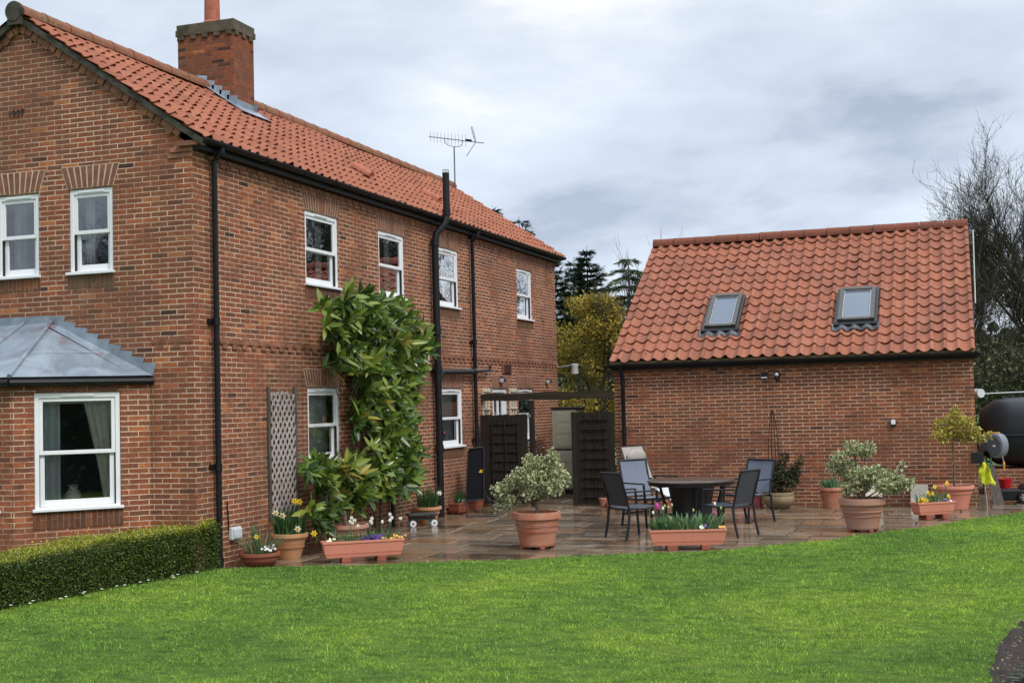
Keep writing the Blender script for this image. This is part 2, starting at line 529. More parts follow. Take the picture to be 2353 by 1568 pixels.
def terracotta(name, c, pale, amt=.4, rough=.75):
    t = NT(name); P = t.pos()
    k = t.ramp(t.noise(3.5, 6, .65, P, .4), [(.42, 0.0), (.75, amt)])
    cc = t.mix(k, c, pale)
    cc = t.mix(t.ramp(t.noise(7, 5, .7, P), [(.55, 0.0), (.8, .35)]), cc, tuple(np.array(c) * .45))
    t.col(cc); t.set(rough, 0, .35); t.bump(t.noise(45, 3, .6, P), .25, .003)
    return t.m
M_TC = terracotta('terracotta', (.42, .150, .080), (.50, .33, .25), .75)
M_TCP = terracotta('terracotta_pale', (.43, .20, .135), (.33, .245, .20), .85)
M_TCT = terracotta('terracotta_tan', (.50, .24, .115), (.52, .33, .20))
M_TCD = terracotta('terracotta_dark', (.25, .075, .038), (.34, .14, .08))
M_PINK = terracotta('pink_plastic', (.60, .225, .150), (.55, .25, .18), .3, .55)
M_STONE = terracotta('weathered_stone', (.29, .215, .12), (.12, .095, .05), .95, .95)
M_SOIL = plain('soil', (.030, .020, .014), .95, var=.5, scale=25, bump=.9)
M_POTC = plain('chimney_clay', (.36, .115, .065), .85, var=.25)
M_FOOT = plain('red_foot', (.30, .085, .050), .85, var=.3)

def leaf_mat(name, stops, rough=.42, trans=.22, edge=None, patch=None):
    t = NT(name)
    c = t.ramp(t.attr('rnd'), stops)
    if edge is not None:
        c = t.mix(t.ramp(t.attr('edge'), [(edge[1], 0.0), (edge[1] + .16, 1.0)]), c, edge[0])
    if patch is not None:
        c = t.mix(t.ramp(t.noise(patch[1], 4, .6, t.pos()), [(.42, 0.0), (.62, 1.0)]), c, patch[0], 'MULTIPLY')
    t.col(c); t.set(rough, 0, .4)
    tr = t.N('ShaderNodeBsdfTranslucent'); t.L(c, tr.inputs[0])
    ms = t.N('ShaderNodeMixShader', {0: trans}); t.L(t.b.outputs[0], ms.inputs[1]); t.L(tr.outputs[0], ms.inputs[2])
    t.L(ms.outputs[0], t.n['Material Output'].inputs[0])
    return t.m
M_LOQ = leaf_mat('broad_leaf', [(0, (.024, .056, .012)), (.3, (.070, .130, .020)), (.62, (.160, .240, .036)), (.9, (.28, .33, .06)), (1, (.36, .30, .06))], .24, edge=((.20, .27, .07), .84))
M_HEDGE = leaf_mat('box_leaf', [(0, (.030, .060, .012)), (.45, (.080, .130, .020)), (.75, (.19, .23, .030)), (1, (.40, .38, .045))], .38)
M_VARI = leaf_mat('variegated_leaf', [(0, (.055, .10, .035)), (.6, (.11, .17, .06)), (1, (.22, .27, .10))], .42, edge=((.66, .66, .38), .36))
M_VARI2 = leaf_mat('golden_leaf', [(0, (.07, .10, .02)), (.6, (.13, .17, .03)), (1, (.20, .22, .04))], .42, edge=((.66, .55, .10), .30))
M_FORS = leaf_mat('ochre_leaf', [(0, (.12, .12, .020)), (.4, (.26, .215, .030)), (.75, (.42, .30, .042)), (1, (.58, .40, .06))], .6)
M_CONI = leaf_mat('conifer_needles', [(0, (.014, .030, .022)), (.6, (.034, .062, .038)), (1, (.075, .115, .055))], .6, .1)
M_CEDAR = leaf_mat('cedar_needles', [(0, (.030, .060, .024)), (.6, (.070, .120, .040)), (1, (.13, .18, .06))], .6, .1)
M_IVY = leaf_mat('hedgerow_leaf', [(0, (.030, .040, .016)), (.6, (.075, .090, .034)), (1, (.17, .18, .065))], .6, .1)
M_STRAP = leaf_mat('strap_leaf', [(0, (.025, .075, .028)), (.6, (.055, .135, .045)), (1, (.12, .20, .06))], .4)
M_TULIPL = leaf_mat('tulip_leaf', [(0, (.065, .140, .065)), (.6, (.13, .235, .10)), (1, (.24, .35, .15))], .4)
M_STRAPY = leaf_mat('grassy_leaf', [(0, (.10, .16, .08)), (.6, (.17, .22, .11)), (1, (.30, .27, .10))], .5)
M_SMALL = leaf_mat('small_leaf', [(0, (.018, .030, .012)), (.6, (.045, .060, .024)), (1, (.10, .085, .04))], .5)
M_GREYL = leaf_mat('grey_green_leaf', [(0, (.10, .15, .10)), (.6, (.20, .27, .18)), (1, (.35, .40, .28))], .5)
M_YEL = plain('yellow_petal', (.80, .56, .03), .6, var=.12)
M_CREAM = plain('cream_petal', (.82, .78, .52), .6, var=.1)
M_WHITEP = plain('white_petal', (.82, .82, .76), .6, var=.06)
M_ORNG = plain('orange_trumpet', (.75, .36, .03), .6)
M_PURP = plain('purple_petal', (.07, .022, .20), .6, var=.3)
M_MAG = plain('magenta_petal', (.42, .035, .22), .5, var=.2)
M_BUD = plain('green_bud', (.42, .45, .16), .5)
def bark(name, a, b, sc=6):
    t = NT(name); P = t.pos()
    t.col(t.ramp(t.noise(sc, 5, .65, P), [(.35, a), (.7, b)])); t.set(.9, 0, .2)
    t.bump(t.noise(sc * 4, 4, .7, P), .6, .01)
    return t.m
M_BARK = bark('bark', (.040, .034, .024), (.105, .095, .060))
M_TWIG = bark('bare_twig', (.024, .021, .016), (.070, .066, .040), 2)
M_STEM = bark('shrub_stem', (.10, .072, .045), (.22, .165, .105), 12)

def wood(name, a, b, sc=(30, 30, 1.5), rough=.85):
    t = NT(name)
    mp_ = t.N('ShaderNodeMapping', {'Scale': sc, 'Vector': t.pos()})
    f = t.noise(1.0, 5, .65, mp_.outputs[0])
    t.col(t.ramp(f, [(.3, a), (.7, b)])); t.set(rough, 0, .3); t.bump(f, .5, .004)
    return t.m
M_FENCE = wood('dark_timber', (.010, .008, .006), (.036, .028, .020))
M_BEAM = wood('beam_timber', (.016, .012, .007), (.052, .042, .025), (1.5, 30, 30))
M_TRELL = wood('weathered_lath', (.26, .23, .21), (.50, .45, .42), (20, 20, 20))
M_TRELLF = wood('weathered_batten', (.060, .050, .042), (.14, .12, .105), (20, 20, 3))
M_CREAMW = plain('cream_paint', (.66, .62, .50), .55)

def slab_mat():
    t = NT('sandstone_slab'); P = t.pos()
    c = t.ramp(t.attr('rnd'), [(0, (.085, .058, .038)), (.2, (.185, .132, .085)), (.4, (.255, .195, .135)), (.58, (.125, .088, .060)), (.74, (.235, .138, .072)), (.88, (.29, .230, .165)), (1, (.27, .128, .056))])
    mp_ = t.N('ShaderNodeMapping', {'Scale': (1.0, 3.0, 1), 'Vector': P})
    f = t.noise(2.2, 7, .66, mp_.outputs[0], 1.4)
    c = t.mix(1.0, c, t.ramp(f, [(.28, .58), (.5, .98), (.72, 1.30)]), 'MULTIPLY')
    g = t.noise(24, 5, .7, P)
    c = t.mix(1.0, c, t.ramp(g, [(.3, .68), (.7, 1.14)]), 'MULTIPLY')
    t.col(c)
    wet = t.noise(1.5, 5, .62, P, .7)
    sl = t.math('MULTIPLY', t.math('FRACT', t.math('MULTIPLY', t.attr('rnd'), 7.3)), .10)
    t.set(t.math('ADD', t.ramp(wet, [(.38, .03), (.54, .13), (.72, .36)]), sl), 0, .65)
    t.bump(t.math('ADD', t.noise(5.5, 6, .62, P), t.math('MULTIPLY', g, .08)), .16, .018)
    return t.m
M_SLAB = slab_mat()
M_JOINT = plain('slab_joint', (.028, .023, .018), .9, var=.4)

def lawn_mats():
    out = []
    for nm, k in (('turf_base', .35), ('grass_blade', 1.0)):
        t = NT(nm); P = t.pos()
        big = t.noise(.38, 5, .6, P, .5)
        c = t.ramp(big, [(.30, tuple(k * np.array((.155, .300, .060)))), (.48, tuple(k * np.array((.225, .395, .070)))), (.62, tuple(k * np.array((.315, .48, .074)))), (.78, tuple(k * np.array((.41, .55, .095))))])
        mp_ = t.N('ShaderNodeMapping', {'Scale': (.9, 1.6, 1), 'Rotation': (0, 0, -.33), 'Vector': P})
        med = t.noise(4.5, 7, .74, mp_.outputs[0])
        c = t.mix(1.0, c, t.ramp(med, [(.30, (.36, .46, .48)), (.48, .95), (.70, (1.45, 1.30, 1.10))]), 'MULTIPLY')
        if nm == 'grass_blade':
            mt = t.N('ShaderNodeMapping', {'Scale': (1.0, .55, 1), 'Vector': P})
            tuft = t.noise(26, 3, .7, mt.outputs[0])
            c = t.mix(1.0, c, t.ramp(tuft, [(.32, (.50, .56, .56)), (.5, 1.0), (.68, (1.40, 1.34, 1.32))]), 'MULTIPLY')
            c = t.mix(1.0, c, t.ramp(t.attr('rnd'), [(0, (.58, .62, .62)), (.55, 1.0), (.9, (1.3, 1.25, 1.3)), (1, (1.7, 1.5, 2.0))]), 'MULTIPLY')
            t.col(c); t.set(.7, 0, .08)
            tr = t.N('ShaderNodeBsdfTranslucent'); t.L(c, tr.inputs[0])
            ms = t.N('ShaderNodeMixShader', {0: .3}); t.L(t.b.outputs[0], ms.inputs[1]); t.L(tr.outputs[0], ms.inputs[2])
            t.L(ms.outputs[0], t.n['Material Output'].inputs[0])
        else:
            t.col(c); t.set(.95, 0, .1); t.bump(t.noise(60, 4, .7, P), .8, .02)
        out.append(t.m)
    return out
M_TURF, M_BLADE = lawn_mats()
M_FIELD = plain('meadow', (.07, .12, .025), .95, var=.35, scale=.5)
M_SLING = plain('sling_mesh', (.155, .180, .230), .60, var=.10, scale=40)
M_SLINGD = plain('sling_mesh_dark', (.050, .056, .072), .6, var=.12, scale=40)
M_ALU = plain('charcoal_frame', (.022, .025, .032), .38, .3, var=.15)
M_BEIGE = plain('beige_canvas', (.36, .33, .29), .85, var=.1, scale=12)
M_PALEC = plain('pale_cushion', (.56, .57, .57), .8, var=.1)
M_TABLE = wood('table_top', (.050, .036, .028), (.115, .085, .066), (6, 6, 6), .22)
M_TABLED = plain('table_dark', (.010, .010, .011), .5)
M_CUPB = plain('sage_plastic', (.36, .35, .26), .5, var=.05)
M_TANK = plain('green_black_plastic', (.008, .014, .018), .38, var=.3, scale=2)
M_REEL = plain('grey_plastic', (.19, .205, .235), .42, var=.08)
M_REELD = plain('dark_grey_plastic', (.085, .092, .11), .45, var=.1)
M_ORP = plain('orange_plastic', (.72, .33, .03), .45)
M_HOSE = plain('green_hose', (.10, .28, .17), .45)
M_HIVIS = plain('yellow_green_cloth', (.62, .66, .035), .7, var=.2, scale=14)
M_RED = plain('red_plastic', (.50, .012, .014), .38, var=.1)
M_LAMPW = plain('pale_grey_plastic', (.60, .64, .66), .4, var=.05)
M_GREENSEAT = plain('dark_green_foam', (.030, .042, .036), .7)
M_SLATEC = plain('cream_board', (.56, .51, .41), .8, var=.15)
# ------------------------------------------------------------------ building helpers
SIDE = Fr((0, 0, 0), (0, 1, 0), (1, 0, 0))
GAB = Fr((0, 0, 0), (1, 0, 0), (0, -1, 0))
S45 = sqrt(.5)

def wall_grid(mb, fr, u0, u1, z0, z1, holes, rev=.11):
    us = sorted({u0, u1, *[h[0] for h in holes], *[h[1] for h in holes]})
    zs = sorted({z0, z1, *[h[2] for h in holes], *[h[3] for h in holes]})
    for a, b in zip(us, us[1:]):
        for c, d in zip(zs, zs[1:]):
            um, zm = (a + b) / 2, (c + d) / 2
            if any(h[0] < um < h[1] and h[2] < zm < h[3] for h in holes): continue
            mb.quad(fr.p(a, 0, c), fr.p(b, 0, c), fr.p(b, 0, d), fr.p(a, 0, d))
    for a, b, c, d in holes:
        for q in (((a, 0, c), (a, -rev, c), (a, -rev, d), (a, 0, d)), ((b, 0, c), (b, 0, d), (b, -rev, d), (b, -rev, c)),
                  ((a, 0, d), (a, -rev, d), (b, -rev, d), (b, 0, d)), ((a, 0, c), (b, 0, c), (b, -rev, c), (a, -rev, c))):
            mb.quad(*[fr.p(*k) for k in q])

def bars(mb, fr, u0, u1, d0, d1, z0, z1, wl_, wr, wb, wt):
    """four bars of a frame, butted end to end"""
    mb.fbox(fr, u0, u0 + wl_, d0, d1, z0, z1)
    mb.fbox(fr, u1 - wr, u1, d0, d1, z0, z1)
    mb.fbox(fr, u0 + wl_, u1 - wr, d0, d1, z1 - wt, z1)
    mb.fbox(fr, u0 + wl_, u1 - wr, d0, d1, z0, z0 + wb)

def sash_window(parent, fr, u0, u1, z0, z1, vent=True, name='window'):
    e = .004
    u0, u1, z0, z1 = u0 + e, u1 - e, z0 + e, z1 - e
    b = MB()
    bars(b, fr, u0, u1, -.105, -.018, z0, z1, .052, .052, .045, .060)
    if vent:
        um = (u0 + u1) / 2
        b.fbox(fr, um - .19, um + .19, -.018, -.006, z1 - .045, z1 - .022)
    w = b.build(name, M_PVC, parent, bevel=.004)
    zm = z0 + (z1 - z0) * .475
    b = MB(); bars(b, fr, u0 + .054, u1 - .054, -.062, -.034, zm, z1 - .062, .042, .042, .045, .040)
    b.build('upper_sash', M_PVC, w, bevel=.003)
    b = MB(); bars(b, fr, u0 + .062, u1 - .062, -.098, -.068, z0 + .047, zm + .035, .052, .052, .075, .040)
    b.build('lower_sash', M_PVC, w, bevel=.003)
    for a in (u0 + .053, u1 - .059):
        b = MB(); b.fbox(fr, a, a + .006, -.066, -.030, z0 + .05, zm); b.build('sash_channel', M_DARKGAP, w)  # thin near-black strip down each side of the lower sash
    for d, a, c in ((-.05, zm + .04, z1 - .10), (-.084, z0 + .115, zm + .0)):
        b = MB(); b.quad(fr.p(u0 + .09, d, a), fr.p(u1 - .09, d, a), fr.p(u1 - .09, d, c), fr.p(u0 + .09, d, c))
        b.build('pane', M_GLASS, w)
    b = MB(); b.fbox(fr, u0 - .03, u1 + .03, -.016, .045, z0 - .004, z0 + .030)
    b.build('window_sill', M_PVC, w, bevel=.004)
    return w

def flat_arch(parent, fr, u0, u1, z, h=.30, sp=.11, key=True):
    b = MB(); um = (u0 + u1) / 2
    lo, hi = (u0 - .02, u1 + .02), (u0 - sp, u1 + sp)
    b.prism([fr.p(lo[0], 0.0005, z), fr.p(lo[1], 0.0005, z), fr.p(hi[1], 0.0005, z + h), fr.p(hi[0], 0.0005, z + h)], fr.n * .004)
    a = b.build('arch', M_MORT, parent)
    b = MB()
    n = max(9, int((u1 - u0) / .068)); n += 1 - n % 2
    ks = 3 if key and (u1 - u0) > .8 else 1
    i = 0
    while i < n:
        k = ks if i == n // 2 - ks // 2 else 1
        g = .14
        t0, t1 = (i + g) / n, (i + k - g) / n
        L0, L1 = lo[0] + (lo[1] - lo[0]) * t0, lo[0] + (lo[1] - lo[0]) * t1
        H0, H1 = hi[0] + (hi[1] - hi[0]) * t0, hi[0] + (hi[1] - hi[0]) * t1
        b.prism([fr.p(L0, .003, z + .006), fr.p(L1, .003, z + .006), fr.p(H1, .003, z + h - .008), fr.p(H0, .003, z + h - .008)], fr.n * .006, a=.2 + .8 * random.random())
        i += k
    b.build('voussoirs', M_VOUS, a)
    return a

def sill_bricks(parent, fr, u0, u1, z, h=.17):
    b = MB(); b.fbox(fr, u0 - .02, u1 + .02, -.02, .006, z - h, z - .006)
    return b.build('brick_sill', M_SILLB, parent, uv=True)

def dentils(parent, fr, u0, u1, z, name='dentil_course', top=True, pr=.020):
    """a projecting course over alternate projecting headers"""
    b = MB()
    if top:
        u = u0
        while u < u1 - .05:
            w = min(.222, u1 - u)
            b.fbox(fr, u + .004, u + w - .006, 0, pr * (.9 + .25 * random.random()), z + .064, z + .120); u += .232
    u = u0 + .06
    while u < u1 - .12:
        b.fbox(fr, u, u + .105, 0, pr * (.8 + .3 * random.random()), z + .004, z + .060); u += .232
    return b.build(name, M_DENT, parent, bevel=.004)

def pantiles(parent, name, fr, run, L, e_dir, s_len, tw, gauge, mat, amp=.024, thick=.016):
    """rows of S-shaped tiles. fr: origin of the eave corner; run: along the eave; e_dir: unit vector up the slope"""
    run, e_dir = np.array(run, float), np.array(e_dir, float)
    nrm = np.cross(run, e_dir); nrm /= np.linalg.norm(nrm)
    if nrm[2] < 0: nrm = -nrm
    ncol = max(1, round(L / tw)); tw = L / ncol
    nrow = max(1, round(s_len / gauge)); gauge = s_len / nrow
    sag = lambda x, s: .012 * np.sin(x * .9 + s * .6) + .007 * np.sin(x * 2.3 - s * 1.4 + 1)
    T = np.array([0, .08, .18, .30, .42, .54, .62, .68, .75, .82, .89, .95])
    def prof(t):
        return np.where(t < .62, -amp * np.sin(pi * t / .62), amp * 1.05 * np.sin(pi * (t - .62) / .38))
    hh = prof(T)
    xs, hs, us = [], [], []
    for c in range(ncol):
        xs += list((c + T) * tw); hs += list(hh); us += list(c + T)
    xs.append(L); hs.append(0); us.append(ncol - 1e-4)
    xs, hs, us = map(np.array, (xs, hs, us)); n = len(xs)
    o = np.array(fr, float)
    V, F, UV = [], [], []
    rr = np.random.default_rng(3)
    for r in range(nrow):
        jit = np.repeat(rr.normal(0, .0050, ncol), len(T)); jit = np.append(jit, jit[-1])
        jl = np.repeat(rr.normal(0, .008, ncol), len(T)); jl = np.append(jl, jl[-1])
        s0 = r * gauge - (.03 if r == 0 else .012); s1 = (r + 1) * gauge + .02
        up = .032
        lo = o + run * xs[:, None] + e_dir * (s0 + jl)[:, None] + nrm * (hs + up + jit + sag(xs, s0))[:, None]
        hi = o + run * xs[:, None] + e_dir * s1 + nrm * (hs + 0.002 + sag(xs, s1))[:, None]
        lp = lo - nrm * thick + e_dir * .004
        b = len(V)
        V += list(lo) + list(hi) + list(lp)
        for i in range(n - 1):
            F.append((b + i, b + i + 1, b + n + i + 1, b + n + i)); u0, u1 = us[i], min(us[i + 1], int(us[i]) + .999)
            UV += [(u0, r + .05), (u1, r + .05), (u1, r + .95), (u0, r + .95)]
            F.append((b + 2 * n + i, b + 2 * n + i + 1, b + i + 1, b + i))
            UV += [(u0, r + .05), (u1, r + .05), (u1, r + .06), (u0, r + .06)]
    m = MB(); m.v = [tuple(q) for q in V]; m.f = F; m.mi = [0] * len(F); m.uv = UV; m.a = [0] * len(V)
    return m.build(name, mat, parent, smooth=True, sharp=50)

def ridge_tiles(parent, p0, p1, mat, r=.125, seg=.45, name='ridge'):
    p0, p1 = np.array(p0, float), np.array(p1, float)
    d = p1 - p0; L = np.linalg.norm(d); d /= L
    n = round(L / seg); seg = L / n
    side = np.cross(d, (0, 0, 1)); side /= np.linalg.norm(side)
    b = MB()
    for i in range(n):
        a0, a1 = i * seg + .006, (i + 1) * seg - .004
        rr_ = r * (1 + random.uniform(-.02, .02))
        arc = [(cos(q), sin(q)) for q in np.linspace(-.25, pi + .25, 13)]
        vs = []
        for t, k in ((a0, 1.04), (a0 + .05, 1.0), (a1, .97)):
            for c, s in arc: vs.append(p0 + d * t + side * c * rr_ * k + np.array([0, 0, s * rr_ * k]))
        m_ = len(arc)
        fs = [(j * m_ + i_, j * m_ + i_ + 1, (j + 1) * m_ + i_ + 1, (j + 1) * m_ + i_) for j in range(2) for i_ in range(m_ - 1)]
        fs += [tuple(range(m_)), tuple(range(2 * m_, 3 * m_))[::-1]]
        b.add(vs, fs)
    return b.build(name, mat, parent, smooth=True, sharp=45)

# ------------------------------------------------------------------ the house
HL, HX, RX, RZ, EX, EZ = 14.42, -4.94, -2.47, 6.96, .17, 5.16
house = thing('brick_house', 'long two-storey red brick farmhouse with orange pantiled roof and tall chimney', 'house', (-2.47, 7.2, 0))
UPW = [(2.766, 3.781), (5.157, 6.146), (7.545, 8.538), (11.773, 12.755)]
LOW = [(2.755, 3.729), (7.615, 8.597), (11.70, 12.65)]
DOOR = (10.17, 11.03)
GW = [(-1.775, -1.133), (-2.868, -2.227), (-3.961, -3.320)]
ZT, ZB, GT, GB = 4.669, 3.609, 2.188, 1.140
b = MB()
hs = [(u0, u1, ZB, ZT) for u0, u1 in UPW] + [(u0, u1, GB, GT) for u0, u1 in LOW] + [(*DOOR, .06, GT)]
wall_grid(b, SIDE, 0, HL, -.2, 5.06, hs)
wall_grid(b, GAB, HX, 0, -.2, 5.06, [(u0, u1, ZB, ZT) for u0, u1 in GW] + [(-4.1, -.92, .02, 2.25)])
zt = 5.06; za = RZ - .16
b.quad((HX, 0, zt), (0, 0, zt), (RX, 0, za))
b.quad((HX, HL, zt), (RX, HL, za), (0, HL, zt))
b.quad((0, HL, -.2), (HX, HL, -.2), (HX, HL, zt), (0, HL, zt))
b.quad((HX, HL, -.2), (HX, 0, -.2), (HX, 0, zt), (HX, HL, zt))
b.build('wall', M_BRICK, house, uv=True)
# rooms behind the panes
b = MB()
b.box(HX + .12, -.115, .115, HL - .12, 2.42, 2.60)
b.box(HX + .12, -.115, .115, HL - .12, -.1, .02)
b.build('room_floor', M_FLOORI, house)
b = MB()
b.box(-2.6, -2.5, .115, HL - .12, .02, 2.42); b.box(-2.6, -2.5, .115, HL - .12, 2.6, 5.0)
for y in (4.5, 7.0, 9.5):
    b.box(-2.5, -.115, y, y + .1, .02, 2.42); b.box(-2.5, -.115, y, y + .1, 2.6, 5.0)
b.box(HX + .12, -.115, .115, HL - .12, 5.0, 5.04)
b.build('room_partition', M_INT, house)

for u0, u1 in UPW:
    sash_window(house, SIDE, u0, u1, ZB, ZT); flat_arch(house, SIDE, u0, u1, ZT + .015, .27); sill_bricks(house, SIDE, u0, u1, ZB)
for k, (u0, u1) in enumerate(LOW):
    sash_window(house, SIDE, u0, u1, GB, GT); flat_arch(house, SIDE, u0, u1, GT + .015, .25); sill_bricks(house, SIDE, u0, u1, GB)
for u0, u1 in GW:
    sash_window(house, GAB, u0, u1, ZB, ZT); flat_arch(house, GAB, u0, u1, ZT + .015, .27); sill_bricks(house, GAB, u0, u1, ZB)
# garden door, half glazed
b = MB(); bars(b, SIDE, DOOR[0] + .004, DOOR[1] - .004, -.1, -.02, .06, GT - .004, .07, .07, .07, .07)
d_ = b.build('door', M_PVC, house, bevel=.004)
b = MB(); bars(b, SIDE, DOOR[0] + .078, DOOR[1] - .078, -.08, -.04, .135, GT - .08, .11, .11, .55, .12)
b.fbox(SIDE, (DOOR[0] + DOOR[1]) / 2 - .03, (DOOR[0] + DOOR[1]) / 2 + .03, -.08, -.04, .69, GT - .2)
b.build('door_leaf', M_PVC, d_, bevel=.004)
b = MB(); b.quad(*[SIDE.p(u, -.06, z) for u, z in ((DOOR[0] + .18, .68), (DOOR[1] - .18, .68), (DOOR[1] - .18, GT - .19), (DOOR[0] + .18, GT - .19))])
b.build('pane', M_GLASS, d_)
b = MB(); b.fbox(SIDE, DOOR[0] + .10, DOOR[0] + .125, -.04, .0, 1.02, 1.2); b.build('handle', M_GREYMETAL, d_)
flat_arch(house, SIDE, *DOOR, GT + .015, .25)

dentils(house, SIDE, .30, HL - .02, 2.655, 'string_course')
dentils(house, SIDE, .30, HL - .02, 4.885, 'eaves_course')
dentils(house, GAB, -.60, -.02, 2.655, 'string_course', pr=.008)
# corbelled kneeler under the foot of the verge
b = MB()
for k, (z, w) in enumerate(((4.93, .34), (4.995, .30))):
    b.fbox(GAB, -w, .012 + .012 * k, 0.0, .014 + .016 * k, z, z + .058)
b.box(-.16, .12, -.07, .02, 5.055, 5.115)
b.build('kneeler', M_DENT, house, bevel=.006)
# raking course under the verge
slope = np.array([RX - EX, 0, RZ - EZ]); sl = np.linalg.norm(slope); sdir_ = slope / sl
snrm = np.array([sdir_[2] * -1, 0, sdir_[0]]); snrm = -snrm if snrm[2] < 0 else snrm
b = MB()
for sgn in (1, -1):
    for k in range(26):
        s = .34 + k * .108
        if s > sl - .12: break
        c = np.array([EX, 0, EZ]) + sdir_ * s - snrm * (.145 if k % 2 else .125)
        if sgn < 0: c[0] = 2 * RX - c[0]
        R = np.array([[sdir_[0] * sgn, 0, snrm[0] * sgn], [0, 1, 0], [sdir_[2], 0, snrm[2]]])
        b.obox(c + np.array([0, -.012 - (.014 if k % 4 < 2 else 0), 0]), (.098, .03, .10), R)
b.build('raking_course', M_DENT, house, bevel=.004)
b = MB()
for sgn in (1, -1):
    X = lambda x: x if sgn > 0 else 2 * RX - x
    p = np.array([EX + .02, 0, EZ - .035]); q = np.array([RX, 0, RZ - .02])
    n = 24; wv = [.010 * sin(k * 1.7) + random.uniform(-.006, .006) for k in range(n + 1)]
    for k in range(n):
        a, c = p + (q - p) * k / n, p + (q - p) * (k + 1) / n
        b.prism([(X(a[0]), -.085 + wv[k], a[2]), (X(c[0]), -.085 + wv[k + 1], c[2]), (X(c[0]), .0, c[2]), (X(a[0]), .0, a[2])], (0, 0, -.085))
b.build('verge', M_VERGE, house)
# roof
e1 = np.array([RX - EX, 0, RZ - EZ]) / sl
roof = pantiles(house, 'roof', (EX, -.10, EZ - .02), (0, 1, 0), HL + .22, e1, sl, .218, .30, M_TILEH)
e2 = np.array([-(RX - EX), 0, RZ - EZ]) / sl
pantiles(house, 'roof', (2 * RX - EX, HL + .12, EZ - .02), (0, -1, 0), HL + .22, e2, sl, .218, .30, M_TILEH)
ridge_tiles(roof, (RX, -.10, RZ - .01), (RX, HL + .1, RZ - .01), M_RIDGEH)
b = MB(); b.tube([(RX, -.15, RZ + .0), (RX, -.10, RZ + .0)], .125, 24); b.obox((RX, -.115, RZ - .10), (.20, .05, .14))
b.build('ridge_end', M_VERGE, roof)
# two raised ventilation tiles
for y, x in ((5.98, -.66), (8.9, -.66)):
    p = np.array([x, y, EZ + (EX - x) / (EX - RX) * (RZ - EZ)])
    b = MB()
    a0, a1 = p - e1 * .16 + snrm * .055, p + e1 * .22 + snrm * .03
    vs = []
    for c in (a0, a1):
        for q in np.linspace(0, pi, 9): vs.append(c + np.array([0, cos(q) * .085, 0]) + snrm * sin(q) * .085)
    b.add(vs, [(i, i + 1, 10 + i, 9 + i) for i in range(8)] + [tuple(range(9))])
    b.build('vent_tile', M_POTC, roof, smooth=True)
# rainwater goods
b = MB()
n = 10
for k in range(n):
    a0, a1 = pi + pi * k / n, pi + pi * (k + 1) / n
    for r_, in ((.058,), (.052,)):
        q = [(.185 + r_ * cos(a), z + 5.135 + r_ * sin(a)) for a, z in ((a0, 0), (a1, 0))]
        b.quad((q[0][0], -.06, q[0][1]), (q[1][0], -.06, q[1][1]), (q[1][0], HL + .16, q[1][1]), (q[0][0], HL + .16, q[0][1]))
for y in (-.06, HL + .16): b.add([(.185 + .058 * cos(pi + pi * k / n), y, 5.135 + .058 * sin(pi + pi * k / n)) for k in range(n + 1)], [tuple(range(n + 1))])
for y in np.arange(.4, HL, 1.0): b.box(.06, .24, y, y + .03, 5.070, 5.078)
b.build('gutter', M_BLACK, house, smooth=True)
b = MB(); b.box(.001, .118, -.02, HL + .10, 5.015, 5.11); b.build('fascia', M_BLACK, house)
b = MB()
b.tube([(.185, .36, 5.09), (.185, .36, 5.03), (.075, .36, 4.93), (.075, .36, .02)], .036, 10)
for z in (3.25, 2.95 - 1.42 + .0, 1.55): pass
for z in (5.0, 2.93, 1.18): b.tube([(.075, .36, z), (.075, .36, z + .09)], .046, 10)
for z in (2.96, 1.21): b.box(0, .045, .265, .455, z, z + .05)
b.tube([(.075, .36, .02), (.075, .36, .14)], .048, 10)
b.build('downpipe', M_BLACK, house, smooth=True)
b = MB()
y2 = 9.07
b.tube([(.185, y2, 5.09), (.185, y2, 5.0), (.08, y2, 4.9), (.08, y2, .05)], .036, 10)
for z in (4.95, 3.0, 1.2): b.tube([(.08, y2, z), (.08, y2, z + .09)], .046, 10); b.box(0, .05, y2 - .08, y2 + .08, z + .02, z + .06)
b.build('downpipe', M_BLACK, house, smooth=True)
# soil stack with its swan neck and vent cage
ys = 7.20
b = MB()
b.tube([(.11, ys, -.02), (.11, ys, 4.72)], .062, 14)
b.tube([(.11, ys, 4.70), (.13, ys + .02, 4.84), (.25, ys + .14, 5.02), (.27, ys + .17, 5.16), (.27, ys + .17, 5.90)], .060, 14)
for z in (4.62, 3.1, 2.45, 1.1): b.tube([(.11, ys, z), (.11, ys, z + .12)], .074, 14)
for z in (2.50, 3.14): b.box(0, .1, ys - .12, ys + .12, z, z + .05)
b.tube([(.27, ys + .17, 5.16), (.27, ys + .17, 5.27)], .071, 14)
b.tube([(.11, ys, 2.32), (.11, ys + .12, 2.42), (.11, ys + .2, 2.45)], .055, 12)
b.build('soil_pipe', M_BLACK, house, smooth=True)
b = MB()
for k in range(6):
    q = k * pi / 3
    b.tube([(.27 + .055 * cos(q), ys + .17 + .055 * sin(q), 5.89), (.27 + .05 * cos(q), ys + .17 + .05 * sin(q), 5.95)], .004, 4)
b.tube([(.27 + .052 * cos(q), ys + .17 + .052 * sin(q), 5.95) for q in np.linspace(0, 2 * pi, 13)[:-1]], .005, 4, closed=True)
b.build('vent_cage', M_GREYMETAL, house)
b = MB()
b.tube([(.10, ys + .1, 2.465), (.10, 8.95, 2.495)], .050, 12); b.tube([(.10, 9.0, 2.50), (.10, 9.75, 2.525), (.10, 9.80, 2.56), (.10, 9.80, 2.62)], .030, 10)
b.tube([(.10, 8.90, 2.494), (.10, 9.0, 2.499)], .06, 12)
b.build('waste_pipe', M_BLACKM, house, smooth=True)
